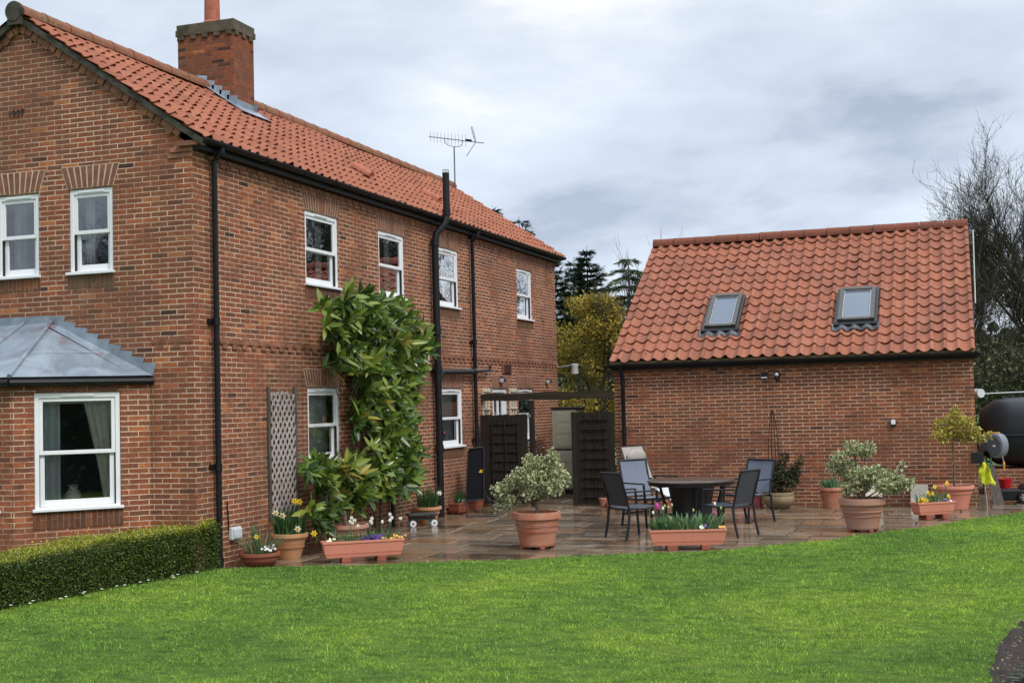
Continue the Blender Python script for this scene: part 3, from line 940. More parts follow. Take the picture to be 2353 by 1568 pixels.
b = MB(); b.tube([(.07, 5.35, .02), (.07, 5.35, 1.25), (.02, 5.35, 1.32)], .034, 10); b.tube([(.07, 5.35, .42), (.07, 5.35, .52)], .044, 10)
b.build('waste_pipe', M_BLACKM, house, smooth=True)
# chimney
CX0, CX1, CY0, CY1 = -2.93, -1.925, 4.137, 4.74
b = MB(); b.box(CX0, CX1, CY0, CY1, 6.2, 7.80)
ch = b.build('chimney', M_BRICKC, house, uv=True)
b = MB(); e = .028
b.box(CX0 - e, CX1 + e, CY0 - e, CY1 + e, 7.80, 7.90)
u = CX0
while u < CX1 - .08: b.box(u + .02, u + .125, CY0 - .030, CY0, 7.735, 7.80); u += .215
u = CY0
while u < CY1 - .08: b.box(CX1, CX1 + .030, u + .02, u + .125, 7.735, 7.80); b.box(CX0 - .03, CX0, u + .02, u + .125, 7.735, 7.80); u += .215
b.box(CX0 - .015, CX1 + .015, CY0 - .015, CY1 + .015, 7.90, 7.985)
b.prism([(CX0 + .0, CY0 + .0, 7.985), (CX1 - .0, CY0, 7.985), (CX1 - .3, CY0 + .25, 8.03), (CX0 + .3, CY0 + .25, 8.03)], (0, .35, 0))
b.build('chimney_cap', M_RENDER, ch, bevel=.008)
b = MB(); b.lathe([(.155, 7.98), (.155, 8.05), (.125, 8.08), (.118, 8.45), (.15, 8.48), (.15, 8.55), (.115, 8.55), (.10, 8.2)], ((CX0 + CX1) / 2 - .06, (CY0 + CY1) / 2, 0), 24)
b.build('chimney_pot', M_POTC, ch, smooth=True)
rz = lambda x: EZ + (EX - x) / (EX - RX) * (RZ - EZ)
b = MB()
# stepped soakers up the front and back faces, apron below
for y, s in ((CY0 - .006, -1), (CY1 + .001, 1)):
    x = CX1 + .01; k = 0
    while x > RX - .1:
        x2 = x - .135
        b.prism([(x + .02, y, rz(x) - .03), (x2, y, rz(x2) - .03), (x2, y, rz(x2) + .12), (x + .055, y, rz(x2) + .085)], (0, .005, 0))
        x = x2
    b.prism([(CX1 + .20, y, rz(CX1 + .2) + .045), (RX, y, rz(RX) + .06), (RX, y + s * .13, rz(RX) + .055), (CX1 + .20, y + s * .13, rz(CX1 + .2) + .04)], (0, 0, .006))
b.prism([(CX1 + .001, CY0 - .13, rz(CX1) + .05), (CX1 + .22, CY0 - .13, rz(CX1 + .22) + .045), (CX1 + .22, CY1 + .13, rz(CX1 + .22) + .045), (CX1 + .001, CY1 + .13, rz(CX1) + .05)], snrm * .006)
b.box(CX1 + .001, CX1 + .007, CY0 - .01, CY1 + .01, rz(CX1) - .05, rz(CX1) + .14)
b.build('flashing', M_LEAD, ch)
# year in iron figures on the gable
def text_mesh(s, size, depth, fr, u, d, z, mat, parent, name, track=1.0):
    cu = bpy.data.curves.new(name, 'FONT'); cu.body = s; cu.size = size; cu.extrude = depth; cu.space_character = track
    cu.align_x = 'CENTER'; cu.align_y = 'CENTER'
    to = bpy.data.objects.new(name, cu); COL.objects.link(to)
    dg = bpy.context.evaluated_depsgraph_get(); dg.update()
    me = bpy.data.meshes.new_from_object(to.evaluated_get(dg))
    bpy.data.objects.remove(to)
    bb = MB()
    bb.v = [tuple(fr.p(u + v.co.x, d + v.co.z, z + v.co.y)) for v in me.vertices]
    bb.f = [tuple(p.vertices) for p in me.polygons]; bb.mi = [0] * len(bb.f); bb.a = [0] * len(bb.v)
    return bb.build(name, mat, parent)
pz = at(35, 262, 'Y', 0)
M_RUSTY = plain('rusty_iron', (.060, .034, .024), .9)
text_mesh('1997', .125, .006, GAB, pz[0] + .02, .008, pz[2], M_RUSTY, house, 'year_figures', 1.02)

# canted bay on the gable
bayR = Fr((-.63, 0, 0), (S45, S45, 0), (S45, -S45, 0))
FLN = 1.54
cR = bayR.p(-FLN, 0, 0); cL = np.array([-4.94 - cR[0], cR[1], 0]) + 0
bayC = Fr((cR[0], cR[1], 0), (1, 0, 0), (0, -1, 0)); CW = cR[0] - cL[0]
bayL = Fr((cL[0], cL[1], 0), (S45, -S45, 0), (-S45, -S45, 0))
b = MB()
WR = (-1.31, -.345)
wall_grid(b, bayR, -FLN, 0, -.2, 2.30, [(*WR, .79, 2.162)])
wall_grid(b, bayC, -CW, 0, -.2, 2.30, [(-CW + .2, -.2, .79, 2.162)])
wall_grid(b, bayL, -FLN, 0, -.2, 2.30, [(-1.2, -.24, .79, 2.162)])
bay = b.build('bay', M_BRICK, house, uv=True)
sash_window(house, bayR, *WR, .79, 2.162, name='bay_window')
sill_bricks(house, bayR, *WR, .79, .20)
b = MB(); n = 13
for k in range(n):
    u = WR[0] + .02 + (WR[1] - WR[0] - .04) * k / n
    b.fbox(bayR, u + .006, u + .066, 0, .007, 2.172, 2.285)
b.build('soldier_course', M_VOUS, house)
sash_window(house, bayC, -CW + .2, -CW / 2 - .02, .79, 2.162, name='bay_window'); sash_window(house, bayC, -CW / 2 + .02, -.2, .79, 2.162, name='bay_window')
sash_window(house, bayL, -1.2, -.24, .79, 2.162, name='bay_window')
# lead roof of the bay
ex = .10
E0 = np.array([-.63 + .05, 0, 2.345]); E1 = np.array([cR[0] + .04, cR[1] - ex, 2.345])
E2 = np.array([-4.94 - E1[0], E1[1], 2.345]); E3 = np.array([-4.94 - E0[0], 0, 2.345])
T0, T1 = np.array([-2.05, 0, 3.04]), np.array([-2.89, 0, 3.04])
b = MB()
b.quad(E1, E0, T0); b.quad(E2, E1, T0, T1); b.quad(E3, E2, T1)
lr = b.build('lead_roof', M_LEAD, house)
b = MB()
up = np.array([0, 0, .012])
b.tube([E1 + up, T0 + up], .026, 8); b.tube([E2 + up, T1 + up], .026, 8)
b.tube([(E1 + E2) / 2 + up, (T0 + T1) / 2 + up], .026, 8); pass
mid = lambda p, q, t: p + (q - p) * t
b.tube([mid(E0, T0, .42) + up * .3 + (0, -.01, 0), mid(E1, T0, .42) + up * .3], .006, 6)
b.build('lead_roll', M_LEAD, lr, smooth=True)
b = MB(); n = 9
for k in range(n):
    p, q = mid(E0, T0, k / n), mid(E0, T0, (k + 1) / n)
    yy = -.006 - .002 * (k % 2); b.prism([(p[0] + .03, yy, p[2] - .01), (q[0], yy, q[2] - .01), (q[0] + .01, yy, q[2] + .085), (p[0] + .05, yy, q[2] + .065), (p[0] + .0, yy, p[2] + .01)], (0, -.004, 0))
b.prism([(T0[0] + .05, -.004, 3.02), (T1[0], -.004, 3.02), (T1[0], -.004, 3.13), (T0[0] - .02, -.004, 3.13)], (0, -.006, 0))
b.quad(E0 + (0, -.012, 0), E0 + (-.16, -.16, .006), mid(E0, T0, .93) + (-.06, -.12, .0), mid(E0, T0, .93) + (0, -.012, .01))
b.build('flashing', M_LEAD, lr)
b = MB()
for P, Q in ((E0, E1), (E1, E2), (E2, E3)):
    b.tube([P + (0, 0, -.065), Q + (0, 0, -.065)], .042, 10)
    d = (Q - P) / np.linalg.norm(Q - P); nn = np.array([-d[1], d[0], 0]) * (-1 if P is E0 or True else 1)
    nn = nn if nn @ (np.array([-2.47, 0, 0]) - (P + Q) / 2 * (1, 1, 0)) > 0 else -nn
    b.prism([P + (0, 0, -.10) + nn * .03, Q + (0, 0, -.10) + nn * .03, Q + (0, 0, -.10) + nn * .09, P + (0, 0, -.10) + nn * .09], (0, 0, .09))
b.build('gutter', M_BLACK, house)
# curtains and nets
def curtain(fr, u0, u1, z0, z1, d, mat, folds=7, gather=0.0, name='curtain'):
    n = folds * 8; bb = MB(); vs = []
    for k in range(n + 1):
        t = k / n; w = .022 * sin(t * folds * 2 * pi)
        for z, g in ((z0, gather), (z0 + (z1 - z0) * .45, gather * .62), (z1, 0)):
            vs.append(fr.p(u0 + (u1 - u0) * (t + g * (1 - t)), d + w, z))
    bb.add(vs, [(3 * k + j, 3 * k + j + 1, 3 * k + j + 4, 3 * k + j + 3) for k in range(n) for j in range(2)])
    return bb.build(name, mat, house, smooth=True)
curtain(SIDE, 2.95, 3.34, 1.15, 2.18, -.20, M_CURT, 4)
curtain(SIDE, 3.34, 3.74, 1.15, 2.18, -.22, M_CURT2, 5)
curtain(SIDE, 8.10, 8.60, 1.15, 2.18, -.20, M_CURT2, 5)
curtain(bayR, -.76, -.36, .82, 2.12, -.155, M_CURT, 5, .62)
curtain(bayR, -1.27, -1.0, .82, 2.12, -.22, M_CURT2, 4, .0)
for u0, u1 in UPW: curtain(SIDE, u1 - .28, u1 - .08, 3.65, 4.62, -.24, M_CURT2, 3)
for u0, u1 in GW: curtain(GAB, u0 + .07, u0 + .2, 3.65, 4.62, -.24, M_CURT2, 2)
# the bay's window board
b = MB(); b.fbox(bayR, WR[0] + .1, WR[1] - .1, -.16, -.13, 2.03, 2.075); b.build('roller_blind', M_PVC, house)
b = MB(); b.fbox(bayR, -1.42, -.25, -.36, -.112, .775, .80); b.build('window_board', M_PVC, house)

# ------------------------------------------------------------------ the garage
GX0, GX1, GY, GD = 2.56, 8.735, 9.655, 7.3
garage = thing('brick_garage', 'single-storey red brick garage with two skylights in its orange pantiled roof', 'garage', ((GX0 + GX1) / 2, GY + GD / 2, 0))
GF = Fr((0, GY, 0), (1, 0, 0), (0, -1, 0))
REY, REZ, RRY, RRZ = 9.45, 2.60, 13.30, 5.12
b = MB()
wall_grid(b, GF, GX0, GX1, -.2, 2.52, [])
yb = GY + GD
b.quad((GX1, GY, -.2), (GX1, yb, -.2), (GX1, yb, 2.52), (GX1, GY, 2.52)); b.quad((GX1, GY, 2.52), (GX1, yb, 2.52), (GX1, RRY, RRZ - .12))
b.quad((GX0, yb, -.2), (GX0, GY, -.2), (GX0, GY, 2.52), (GX0, yb, 2.52)); b.quad((GX0, yb, 2.52), (GX0, GY, 2.52), (GX0, RRY, RRZ - .12))
b.quad((GX1, yb, -.2), (GX0, yb, -.2), (GX0, yb, 2.52), (GX1, yb, 2.52))
b.build('wall', M_BRICKG, garage, uv=True)
dentils(garage, GF, GX0 - .02, GX1 + .01, 2.365, 'eaves_course', pr=.02)
ge = np.array([0, RRY - REY, RRZ - REZ]); gl = np.linalg.norm(ge); ge /= gl
groof = pantiles(garage, 'roof', (2.545, REY, REZ), (1, 0, 0), 6.225, ge, gl, .2146, .305, M_TILEG, amp=.030, thick=.020)
ge2 = np.array([0, -ge[1], ge[2]])
pantiles(garage, 'roof', (8.77, 2 * RRY - REY, REZ), (-1, 0, 0), 6.225, ge2, gl, .222, .305, M_TILEG)
ridge_tiles(groof, (2.545, RRY, RRZ + .0), (8.77, RRY, RRZ + .0), M_RIDGEG, .13, .45)
b = MB()
for x in (2.545, 8.755):
    b.prism([(x, REY + .03, REZ - .03), (x, RRY, RRZ - .04), (x, RRY, RRZ - .12), (x, REY + .15, REZ - .06)], (.02, 0, 0))
b.build('verge', M_RIDGEG, garage)
b = MB(); b.box(GX0 - .01, GX1 + .02, REY + .02, REY + .10, REZ - .05, REZ - .006); b.build('eaves_mortar', M_STONE, garage)
b = MB()
for k in range(10):
    a0, a1 = pi + pi * k / 10, pi + pi * (k + 1) / 10
    q = [(REY + .03 + .06 * cos(a), REZ - .055 + .06 * sin(a)) for a in (a0, a1)]
    b.quad((2.50, q[0][0], q[0][1]), (8.84, q[0][0], q[0][1]), (8.84, q[1][0], q[1][1]), (2.50, q[1][0], q[1][1]))
for x in (2.50, 8.84): b.add([(x, REY + .03 + .06 * cos(pi + pi * k / 10), REZ - .055 + .06 * sin(pi + pi * k / 10)) for k in range(11)], [tuple(range(11))])
b.build('gutter', M_BLACK, garage, smooth=True)
b = MB(); b.box(2.52, 8.80, REY + .10, GY - .001, REZ - .155, REZ - .03); b.build('fascia', M_BLACK, garage)
b = MB(); x = 2.735
b.tube([(x, REY + .03, REZ - .10), (x, REY + .05, REZ - .20), (x, GY - .055, REZ - .36), (x, GY - .055, .03)], .034, 10)
for z in (REZ - .42, 1.3): b.tube([(x, GY - .055, z), (x, GY - .055, z + .08)], .044, 10)
b.build('downpipe', M_BLACK, garage, smooth=True)
for o_, s_ in ((house, 0), (garage, 1)):
    b = MB(); k = .012
    if s_ == 0:
        for X in (lambda x: x, lambda x: 2 * RX - x): b.quad((X(EX - .06), -.08, EZ - .075), (X(RX), -.08, RZ - .055), (X(RX), HL + .1, RZ - .055), (X(EX - .06), HL + .1, EZ - .075))
    else:
        for Y in (lambda y: y, lambda y: 2 * RRY - y): b.quad((2.57, Y(REY + .06), REZ - .03), (8.74, Y(REY + .06), REZ - .03), (8.74, Y(RRY), RRZ - .075), (2.57, Y(RRY), RRZ - .075))
    b.build('light_blocking_underlay', M_DARKGAP, o_)  # dark sheet added under the tiles to block light through their gaps
gz = lambda y: REZ + (y - REY) / (RRY - REY) * (RRZ - REZ)
gn = np.array([0, -ge[2], ge[1]])
def skylight(x0, x1, y0, y1):
    o = np.array([0, y0, gz(y0)]) + gn * .035; L = (y1 - y0) / ge[1]
    P = lambda u, s, h: np.array([u, 0, 0]) + o + ge * s + gn * h
    def pb(mb, u0, u1, s0, s1, h0, h1):
        v = [P(u, s, h) for h in (h0, h1) for u, s in ((u0, s0), (u1, s0), (u1, s1), (u0, s1))]
        mb.add(v, [(3, 2, 1, 0), (4, 5, 6, 7), (0, 1, 5, 4), (1, 2, 6, 5), (2, 3, 7, 6), (3, 0, 4, 7)])
    m = MB(); f = .075
    pb(m, x0, x0 + f, 0, L, -.02, .105); pb(m, x1 - f, x1, 0, L, -.02, .105)
    pb(m, x0 + f, x1 - f, L - f * 1.2, L, -.02, .112); pb(m, x0 + f, x1 - f, 0, f * 1.1, -.02, .095)
    w = m.build('skylight', M_SKYF, garage, bevel=.006)
    m = MB(); g = .018
    for a in ((x0 + f, x0 + f + g, f * 1.1, L - f * 1.2), (x1 - f - g, x1 - f, f * 1.1, L - f * 1.2), (x0 + f + g, x1 - f - g, f * 1.1, f * 1.1 + g), (x0 + f + g, x1 - f - g, L - f * 1.2 - g, L - f * 1.2)):
        pb(m, *a, .0, .088)
    m.build('sash', M_GREYMETAL, w)
    m = MB(); m.quad(P(x0 + f + g, f * 1.1 + g, .07), P(x1 - f - g, f * 1.1 + g, .07), P(x1 - f - g, L - f * 1.2 - g, .07), P(x0 + f + g, L - f * 1.2 - g, .07))
    m.build('pane', M_SKYGL, w)
    m = MB()
    pb(m, x0 - .05, x0 - .002, -.06, L + .03, -.01, .058); pb(m, x1 + .002, x1 + .05, -.06, L + .03, -.01, .058)
    pb(m, x0 - .05, x1 + .05, -.10, -.004, -.01, .05)
    m.build('surround', M_BLACKM, w)
    m = MB(); n = 40; vs = []
    for k in range(n + 1):
        u = x0 - .09 + (x1 - x0 + .18) * k / n; h = .045 + .026 * sin((u - 2.545) / .2146 * 2 * pi + 2.6)
        vs += [P(u, -.20 + .015 * sin(k * .9), h - .045), P(u, -.08, h - .02), P(u, -.05, .045)]
    m.add(vs, [(3 * k + j, 3 * k + 3 + j, 3 * k + 4 + j, 3 * k + 1 + j) for k in range(n) for j in range(2)])
    m.build('apron', M_LEADD, w, smooth=True)
M_SKYF = plain('skylight_frame', (.085, .08, .072), .5, .3, var=.15)
M_LEADD = plain('dark_lead', (.075, .08, .09), .5, .2, var=.3, scale=6)
def skyglass():
    t = NT('skylight_glass'); t.col((.13, .16, .20)); t.set(.05, 0, .5); t.b.inputs['Coat Weight'].default_value = .25; t.b.inputs['Coat Roughness'].default_value = .02
    return t.m
M_SKYGL = skyglass()
skylight(4.15, 4.715, 10.22, 11.20)
skylight(6.51, 7.14, 10.24, 11.20)
# ------------------------------------------------------------------ ground, patio, lawn
b = MB(); b.quad((-600, -600, -.30), (600, -600, -.30), (600, 900, -.30), (-600, 900, -.30))
tag(b.build('ground', M_FIELD), kind='structure')

EDGE = [(.03, .22), (1.04, .62), (2.03, .98), (2.97, 1.42), (3.87, 2.0), (4.85, 2.52), (5.75, 2.95), (6.34, 3.45), (6.83, 4.14), (7.31, 4.86), (7.84, 5.76), (8.41, 6.75), (9.03, 7.81), (9.55, 8.75), (10.6, 10.4), (12.5, 12.6), (16, 15.5)]
def edge_y(x):
    xs, ys = zip(*EDGE)
    return float(np.interp(x, xs, ys))
# flagstones, each cut a little differently
b = MB(); r2 = random.Random(11)
y = -.35; row = 0
while y < 16.5:
    h = r2.choice([.30, .45, .45, .60, .60])
    x = .0 - r2.random() * .3
    while x < 14.5:
        w = r2.choice([.30, .45, .60, .60, .75, .90])
        xa, xb, ya, yb_ = x + .009, x + w - .009, y + .009, y + h - .009
        inside_h = xb < .02
        if yb_ > edge_y(min(xb, 15.9)) - 1.3 and not (xa > GX0 + .1 and xb < GX1 - .1 and ya > GY + .2) and xa < 12.5 and yb_ > -.2:
            j = lambda k=.005: r2.uniform(-k, k)
            z = j(.0022); tx, ty = j(.0035), j(.0035)
            c = [(xa + j(), ya + j()), (xb + j(), ya + j()), (xb + j(), yb_ + j()), (xa + j(), yb_ + j())]
            zz = [z + tx * (p - x) + ty * (q - y) for p, q in c]
            m = .007; cx, cy = (xa + xb) / 2, (ya + yb_) / 2
            ins = [(p + m * (1 if p < cx else -1), q + m * (1 if q < cy else -1)) for p, q in c]
            vs = [(p, q, -.04) for p, q in c] + [(p, q, v - .006) for (p, q), v in zip(c, zz)] + [(p, q, v) for (p, q), v in zip(ins, zz)]
            fs = [(8, 9, 10, 11)] + [(k, (k + 1) % 4, 4 + (k + 1) % 4, 4 + k) for k in range(4)] + [(4 + k, 4 + (k + 1) % 4, 8 + (k + 1) % 4, 8 + k) for k in range(4)]
            b.add(vs, fs, 0, r2.random() + .001)
        x += w
    y += h; row += 1
tag(b.build('patio', M_SLAB), kind='structure')
b = MB(); b.quad((-.0, -1.2, -.012), (14, -1.2, -.012), (14, 17, -.012), (-.0, 17, -.012))
tag(b.build('patio_bedding', M_JOINT), kind='structure')

# lawn: a gently uneven sheet that ends at the patio's curved edge
BED = [(8.60, -4.75), (8.66, -4.1), (8.72, -3.4), (8.72, -3.05), (8.86, -2.35), (9.06, -1.39), (9.6, -.6), (11, .2), (14, .9)]
def bed_x(yv):
    ys = [q[1] for q in BED]; xs = [q[0] for q in BED]
    return float(np.interp(yv, ys, xs)) if yv < .9 else 1e9
def lawn_z(x, y):
    return .026 + .010 * np.sin(x * .9 + 1) * np.sin(y * .7) + .006 * np.sin(x * 2.3 + y * 1.9)
V, F = [], []
xs = np.concatenate([np.linspace(-30, -1, 30), np.linspace(-.7, 12, 90), np.linspace(12.5, 45, 34)])
NT_ = 70
for x in xs:
    yt = edge_y(np.clip(x, .03, 15.9)) + (0.0 if x < 16 else (x - 16) * .4)
    if x < 0: yt = -.02
    for k in range(NT_ + 1):
        t = (k / NT_) ** 1.6
        yy = yt + (-40 - yt) * t
        V.append((x, yy, lawn_z(x, yy) - (.03 if k == 0 else 0)))
for i in range(len(xs) - 1):
    for k in range(NT_):
        a = i * (NT_ + 1) + k
        F.append((a, a + 1, a + NT_ + 2, a + NT_ + 1))
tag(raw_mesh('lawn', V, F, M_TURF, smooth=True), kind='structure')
# blades: dense where the photo looks, one sheet of turf
def in_lawn(x, y):
    ex_, ey = zip(*EDGE)
    ok = y < np.interp(x, ex_, ey) - .01 + .015 * np.sin(x * 23) + .012 * np.sin(x * 57 + 1)
    bys = [q[1] for q in BED]; bxs = [q[0] for q in BED]
    bx = np.where(y < .9, np.interp(y, bys, bxs), 1e9)
    wob = .05 * np.sin(y * 7) + .03 * np.sin(y * 19)
    ok &= (x < bx + wob) | (rng.random(len(x)) < .02)
    ok &= ~((x < -.30 + .05 * np.sin(y * 3)) & (y > -5.2))
    return ok
N0 = 900000
px = rng.uniform(-2.2, 11.5, N0); py = rng.uniform(-6.4, 9.5, N0)
# thin out with distance, keep it thick close to the lens
dist = np.hypot(px - CAM[0], py - CAM[1])
dx_, dy_ = px - CAM[0], py - CAM[1]
lat = (dx_ * RGT[0] + dy_ * RGT[1]) / np.maximum(dx_ * FWD[0] + dy_ * FWD[1], .1)
keep = in_lawn(px, py) & (rng.random(N0) < np.clip((13 / dist) ** 1.2, .3, 1))
px, py, dist = px[keep], py[keep], dist[keep]
n = len(px)
hgt = rng.gamma(6, .0034, n) * (.85 + .25 * np.sin(px * 5.3 + np.sin(py * 3.1) * 2) + .2 * np.sin(py * 13 + np.sin(px * 4) * 2))
hgt = np.clip(hgt, .008, .055)
ang = rng.uniform(0, 2 * pi, n); lean = rng.normal(0, .5, (n, 2)) * hgt[:, None]
w = (.0028 + .0028 * rng.random(n)) * np.clip(dist / 11, .9, 1.6)
z0 = lawn_z(px, py) - .004
B = np.stack([px, py, z0], 1); s = np.stack([np.cos(ang) * w, np.sin(ang) * w, 0 * w], 1)
T = B + np.concatenate([lean, hgt[:, None]], 1)
V = np.stack([B - s, B + s, T], 1).reshape(-1, 3)
F = np.arange(3 * n).reshape(-1, 3)
tag(raw_mesh('grass', V, F, M_BLADE, None, dict(rnd=np.repeat(rng.random(n), 3))), 'short striped lawn grass in front of the patio', 'grass', kind='stuff')

# the bare border at the right of the lawn
b = MB(); V, F = [], []
gx = np.linspace(0, 1, 50); gy = np.linspace(-8, .8, 120)
for yv in gy:
    for t in gx:
        x = bed_x(yv) - .06 + t * 3.5
        V.append((x, yv, .046 + rng.normal(0, .012) + .03 * min(1, t * 12) - (.06 if t == 0 else 0) + .03 * sin(x * 9) * sin(yv * 8)))
F = [(j * 50 + i, j * 50 + i + 1, (j + 1) * 50 + i + 1, (j + 1) * 50 + i) for j in range(119) for i in range(49)]
tag(raw_mesh('flower_bed', V, F, M_SOIL), kind='structure')
n = 1100
yy = rng.uniform(-6, .0, n); xx = np.array([bed_x(v) for v in yy]) + rng.random(n) * 1.2 - .03
D = np.stack([rng.normal(0, 1, n), rng.normal(0, 1, n), rng.uniform(-.1, .35, n)], 1)
tag(leaves('leaf_litter', M_FORSL if 'M_FORSL' in globals() else plain('dead_leaf', (.30, .24, .14), .9, var=.4, scale=30), None, np.stack([xx, yy, np.full(n, .10)], 1), D, np.tile([0, 0, 1.], (n, 1)), rng.uniform(.012, .045, n), rng.uniform(.005, .014, n)), 'dry leaf litter scattered over the bare soil border', 'leaf litter', kind='stuff')
# a glaucous clump at the very edge of the border
cl = thing('border_plant', 'blue-green leafy clump at the edge of the bare soil border', 'plant', (9.02, -4.35, .05))
n = 420
a = rng.uniform(0, 2 * pi, n); el_ = rng.uniform(.15, 1.3, n)
D = np.stack([np.cos(a) * np.cos(el_), np.sin(a) * np.cos(el_), np.sin(el_)], 1)
leaves('foliage', M_GREYL, cl, np.array([9.02, -4.35, .05]) + D * rng.uniform(.02, .20, (n, 1)), D, np.tile([0, 0, 1.], (n, 1)), rng.uniform(.05, .10, n), rng.uniform(.014, .024, n))

# ------------------------------------------------------------------ box hedge
hd = thing('box_hedge', 'low clipped box hedge with yellow-green tips beside the gable', 'hedge', (-.5, -2.2, 0))
HE = np.array([(.13, .22), (-.36, -2.75), (-.60, -4.6)])          # its front face, from the corner outwards
def hedge_pts(n, t_w=.55, H=.56):
    t = rng.random(n); which = rng.random(n)
    yv = .20 - t * 4.9
    fx = np.interp(-yv, -HE[:, 1], HE[:, 0])
    P, O = np.zeros((n, 3)), np.zeros((n, 3))
    H = H - .025 * (-yv) + .02 * np.sin(yv * 3.1) + .012 * np.sin(yv * 7.7)
    bulge = .03 * np.sin(yv * 2.2) + .02 * np.sin(yv * 6.1)
    front = which < .48; top = (which >= .48) & (which < .95); end = which >= .95
    z = rng.random(n) ** .85 * H
    P[:, 0] = fx + bulge; P[:, 1] = yv; P[:, 2] = z; O[:] = (1, 0, .15)
    P[top, 0] = (fx - t_w * rng.random(n))[top]; P[top, 2] = H[top]; O[top] = (0, 0, 1)
    P[end, 1] = .21; P[end, 0] = (HE[0, 0] - .11 * rng.random(n))[end]; O[end] = (0, 1, .1)
    ins = (P[:, 1] > -.03) & (P[:, 0] < .02); P[ins, 0] = .02 + .1 * rng.random(ins.sum())
    P += O * (rng.normal(-.012, .016, (n, 1)) + (rng.random((n, 1)) < .03) * rng.gamma(2, .018, (n, 1))) + rng.normal(0, .006, (n, 3))
    return P, O, top
P, O, top = hedge_pts(52000)
D = unit(O * .8 + rng.normal(0, .75, P.shape) + np.array([0, 0, .25]))
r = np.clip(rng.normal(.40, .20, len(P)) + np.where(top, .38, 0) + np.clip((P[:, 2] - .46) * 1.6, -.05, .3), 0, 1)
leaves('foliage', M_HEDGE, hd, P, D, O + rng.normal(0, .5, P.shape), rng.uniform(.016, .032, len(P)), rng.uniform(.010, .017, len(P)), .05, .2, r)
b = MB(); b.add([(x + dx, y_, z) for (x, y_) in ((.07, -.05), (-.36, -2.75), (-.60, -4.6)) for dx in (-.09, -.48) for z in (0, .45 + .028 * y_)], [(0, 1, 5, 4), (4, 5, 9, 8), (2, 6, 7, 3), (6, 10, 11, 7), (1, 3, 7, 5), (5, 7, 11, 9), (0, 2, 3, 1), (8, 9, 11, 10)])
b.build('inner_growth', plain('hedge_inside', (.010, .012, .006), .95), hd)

# ------------------------------------------------------------------ trees
def grow(seed, trunk_h, r0, limbs, spread, levels, lens, counts, up=.35, wig=.16, base=(0, 0, 0), lowest=.18, droop=0.0):
    """bare branches as one tapered-prism mesh; returns V, F (quads) and the twig ends"""
    R = np.random.default_rng(seed)
    V, F, tips = [], [], []
    def seg_path(p, d, L, r, k, sides, up_):
        pts, rad = [p], [r]
        for i in range(k):
            d = d + R.normal(0, wig, 3) + np.array([0, 0, up_]) * .25
            d /= np.linalg.norm(d)
            p = p + d * L / k
            pts.append(p); rad.append(r * (1 - .72 * (i + 1) / k))
        b0 = len(V)
        for i, (q, rr) in enumerate(zip(pts, rad)):
            t = pts[min(i + 1, k)] - pts[max(i - 1, 0)]; t /= np.linalg.norm(t) + 1e-9
            x = np.cross(t, (0.31, .87, .38)); x /= np.linalg.norm(x) + 1e-9; y = np.cross(t, x)
            for j in range(sides):
                a = 2 * pi * j / sides
                V.append(q + (x * cos(a) + y * sin(a)) * rr)
        for i in range(k):
            for j in range(sides):
                F.append((b0 + i * sides + j, b0 + i * sides + (j + 1) % sides, b0 + (i + 1) * sides + (j + 1) % sides, b0 + (i + 1) * sides + j))
        return pts, rad
    def rec(p, d, L, r, lev):
        k = (6, 5, 4, 3, 2, 2)[lev]; sides = (9, 6, 5, 4, 3, 3)[lev]
        pts, rad = seg_path(np.array(p, float), np.array(d, float), L, r, k, sides, up if lev else .3)
        if lev >= levels: tips.append(pts[-1]); return
        for c in range(counts[lev]):
            t = lowest + (1 - lowest) * R.random() ** .8 if lev == 0 else .15 + .85 * R.random()
            i = min(int(t * k), k - 1); f = t * k - i
            q = pts[i] * (1 - f) + pts[i + 1] * f; rr = rad[i] * (1 - f) + rad[i + 1] * f
            dd = pts[i + 1] - pts[i]; dd /= np.linalg.norm(dd)
            a = R.uniform(0, 2 * pi); x = np.cross(dd, (.2, .5, .84)); x /= np.linalg.norm(x); y = np.cross(dd, x)
            sp = spread * R.uniform(.65, 1.25)
            nd = dd * cos(sp) + (x * cos(a) + y * sin(a)) * sin(sp)
            nd[2] += up * .3 - droop * (lev == 0); nd /= np.linalg.norm(nd)
            rec(q, nd, lens[lev] * R.uniform(.6, 1.15) * (1.15 - .55 * t if lev == 0 else 1), max(min(rr * .62, r * .5), .0048), lev + 1)
    rec(base, (R.normal(0, .04), R.normal(0, .04), 1), trunk_h, r0, 0)
    return np.array(V), np.array(F), np.array(tips)

def bare_tree(loc, seed, label, scale=1.0, cnt=(17, 9, 8, 5), name='bare_tree', group='bare trees beyond the garage'):
    t = thing(name, label, 'tree', loc, 0, group)
    V, F, tips = grow(seed, 6.0 * scale, .15 * scale, 14, .80, 4, (3.5 * scale, 1.5 * scale, .80 * scale, .42 * scale), cnt, .50, .15)
    nt = 9 * 7 + 0
    # first seven rings of nine are the trunk
    tr = F[:6 * 9]
    raw_mesh('trunk', V[:63], tr, M_BARK, t, smooth=True, world=False)
    raw_mesh('crown', V[63:], None if False else F_tri(F[54:] - 63), M_TWIG, t, world=False)
    return t
def F_tri(F):
    return F
TREE = bare_tree((10.3, 22.5, -.25), 5, 'big bare winter tree with fine twigs right of the garage roof', .95, (22, 10, 8, 4))
copy_thing(TREE, (12.3, 26.0, -.25), 2.1, 'bare winter tree at the frame edge behind the oil tank', None, (1.1, 1.1, 1.1))
copy_thing(TREE, (8.6, 34.0, -.25), 4.0, 'more distant bare tree just showing over the right roof verge', None, (1.1, 1.1, .98))
copy_thing(TREE, (15.5, 36, -.25), 1.0, 'bare tree outside the frame, mirrored in the first-floor windows', None, (1.5, 1.5, 1.5))
